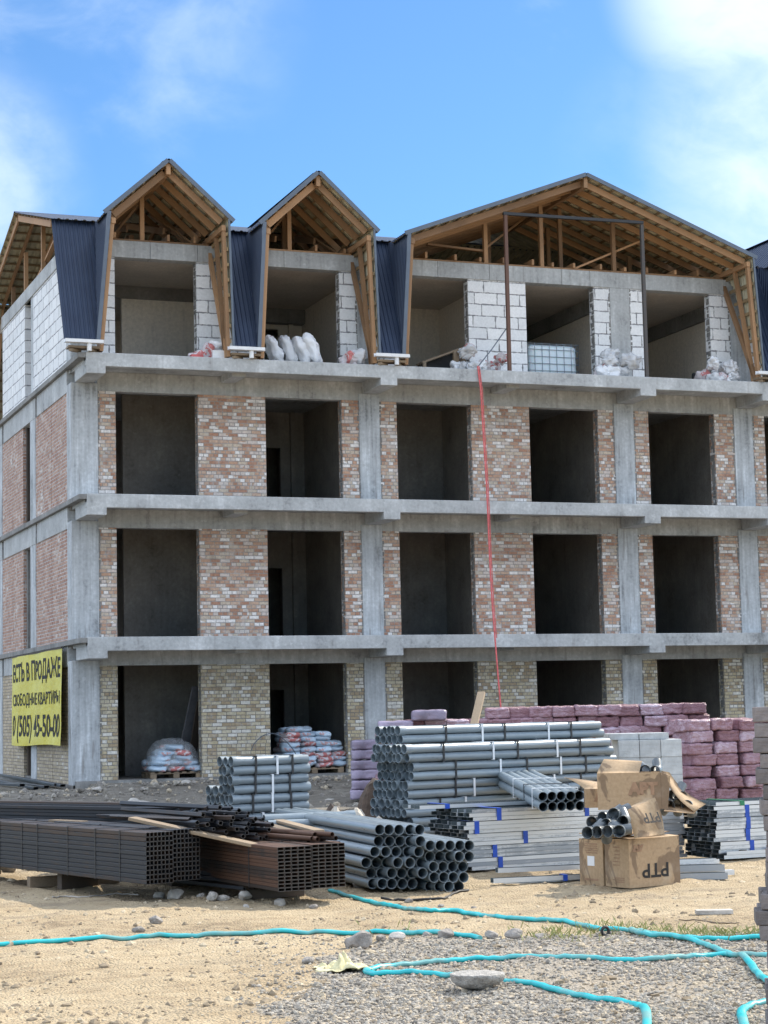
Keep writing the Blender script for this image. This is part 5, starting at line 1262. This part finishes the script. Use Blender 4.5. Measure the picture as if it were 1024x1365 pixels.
# beam, wire, rod
a, b = G(38, 1183), G(158, 1176); a.z = b.z = gh(a.x, a.y) + .055
timber('wooden_beam', a, b, .12, .115, 'weathered squared beam on the ground below the dark tube bundles', 'beam', M_oldwood)
def wire(pts, r, label, mat, name='wire', lift=.0):
    P = smooth([G(x, y) for x, y in pts], 6)
    for p in P: p.z = gh(p.x, p.y) + r + lift
    tag(MB().tube(P, r, 6).build(name, mat), label, 'wire')
wire([(70, 1198), (85, 1194), (110, 1195), (150, 1192), (185, 1192)], .008, 'thin pale wire on the shaded sand below the beam', M_stone)
wire([(508, 1198), (545, 1198), (588, 1198), (604, 1191), (624, 1187), (600, 1184), (575, 1182), (550, 1184)], .013, 'bent black rod on the sand before the open-ended pipes', M_black, 'bent_rod')
wire([(905, 1227), (935, 1226), (960, 1229), (985, 1227)], .006, 'thin twig on the sunlit sand at the right', M_oldwood, 'twig')
# crumpled canvas and a dirt heap behind the pipes
def crumple(name, w, d, h, seed, mat):
    bm = bmesh.new(); bmesh.ops.create_grid(bm, x_segments=30, y_segments=20, size=1)
    for v in bm.verts:
        x, y = v.co.x, v.co.y; z = abs(noise.noise(Vector((x * 1.8 + seed, y * 1.8, 1)))) * 1.5 + .25 * noise.noise(Vector((x * 5, y * 5, seed))); f = (1 - abs(x) ** 3) * (1 - abs(y) ** 3)
        v.co = (x * w / 2, y * d / 2, max(0, z) * h * f + .005)
    me = bpy.data.meshes.new(name); bm.to_mesh(me); bm.free(); me.materials.append(mat); return me
p = D(462, 1085, 24.5); o = link('canvas_sheet', crumple('canvas_sheet', 1.1, 1.0, .55, 2, M_canvas), loc=(p.x, p.y, p.z - .25)); tag(o, 'crumpled pale canvas sheet behind the open-ended pipes', 'canvas'); o.rotation_euler = (0, 0, zang(RT)); md = o.modifiers.new('t', 'SOLIDIFY'); md.thickness = .006
M_dirt = plain('dark_soil', (.085, .06, .045), .95, 0, .4, 10, .8)
p = D(472, 1084, 27); o = link('soil_heap', crumple('soil_heap', 3.0, 2.4, 1.05, 5, M_dirt), loc=(p.x, p.y + .3, GZ - .02)); tag(o, 'small heap of dark soil behind the pale canvas', 'soil heap')
q = D(468, 1096, 25.2); o = link('soil_heap', pillow_mesh('soil_heap', 1.9, 1.6, max(.3, D(462, 1085, 24.5).z - .2 - GZ), 9, .08, [M_dirt], 10, 2.4, 0, .1, 2), loc=(D(462, 1085, 24.5).x, D(462, 1085, 24.5).y + .05, GZ - .02)); tag(o, 'low mound of soil carrying the pale canvas', 'soil heap')
# bits of white debris on the bank
for k, (x, y, s_) in enumerate(((178, 1061, 1.0), (190, 1062, .8), (248, 1052, .5), (130, 1056, .6), (310, 1062, .5), (440, 1052, .6))):
    p = G(x, y, -.2); o = link('rubble_piece', rock_mesh('rubble_piece', .4, .3, .2, 300 + k, M_stone, .3, 4), loc=(p.x, p.y, gh(p.x, p.y) - .02)); o.scale = (s_,) * 3; tag(o, 'pale lump of rubble on the bank, %s from left' % ORD[(1, 2, 3, 0, 4, 5)[k]], 'rubble', 'pale rubble on the bank')
# thin hoop of wire by the right pallet
P = [F(x, y, -.35) for x, y in ((335, 1000), (340, 990), (352, 980), (366, 978), (378, 985), (390, 998), (398, 1012))]
tag(MB().tube(smooth(P, 5), .012, 6).build('wire_hoop', M_trim), 'thin springy wire arching beside the right pallet of bags', 'wire')

# ================================================================ paver stack at the right edge
pv = [MB().box((0, 0, 0), (.42, .22, .078)).mesh('paver', [M_paver]), MB().box((0, 0, 0), (.38, .22, .082)).mesh('paver', [M_paver])]
ap = zang(hdir(-11)); rj = random.Random(33); n_ = 21
e0 = D(1012, 1368, 10.55); zc = gh(e0.x, e0.y) - .004
offs = [1014, 1010, 1016, 1012, 1020, 1016, 1016, 1008, 1003, 1010, 1019, 1020, 1019, 1021, 1018, 1016, 1019, 1010, 1017, 1008, 1011, 1009]
for k in range(22):
    xpx = offs[k]; 
    for j in range(2):
        xpx += (4 if j == 0 else rj.uniform(0, 3)); p = D(xpx, 1200, 10.55) if j == 0 else D(xpx, 1200, 10.55) + Vector((-math.sin(ap), math.cos(ap), 0)) * .235
        o = link('paver', pv[k % 2], loc=(p.x, p.y, zc), bevel=.006); o.rotation_euler = (0, 0, ap + rj.uniform(-.07, .07)); tag(o, 'grey-brown paver in the tall stack, %s layer up, %s' % (ORD[k], ('front', 'back')[j]), 'paver', 'pavers of the stack')
    zc += .0835
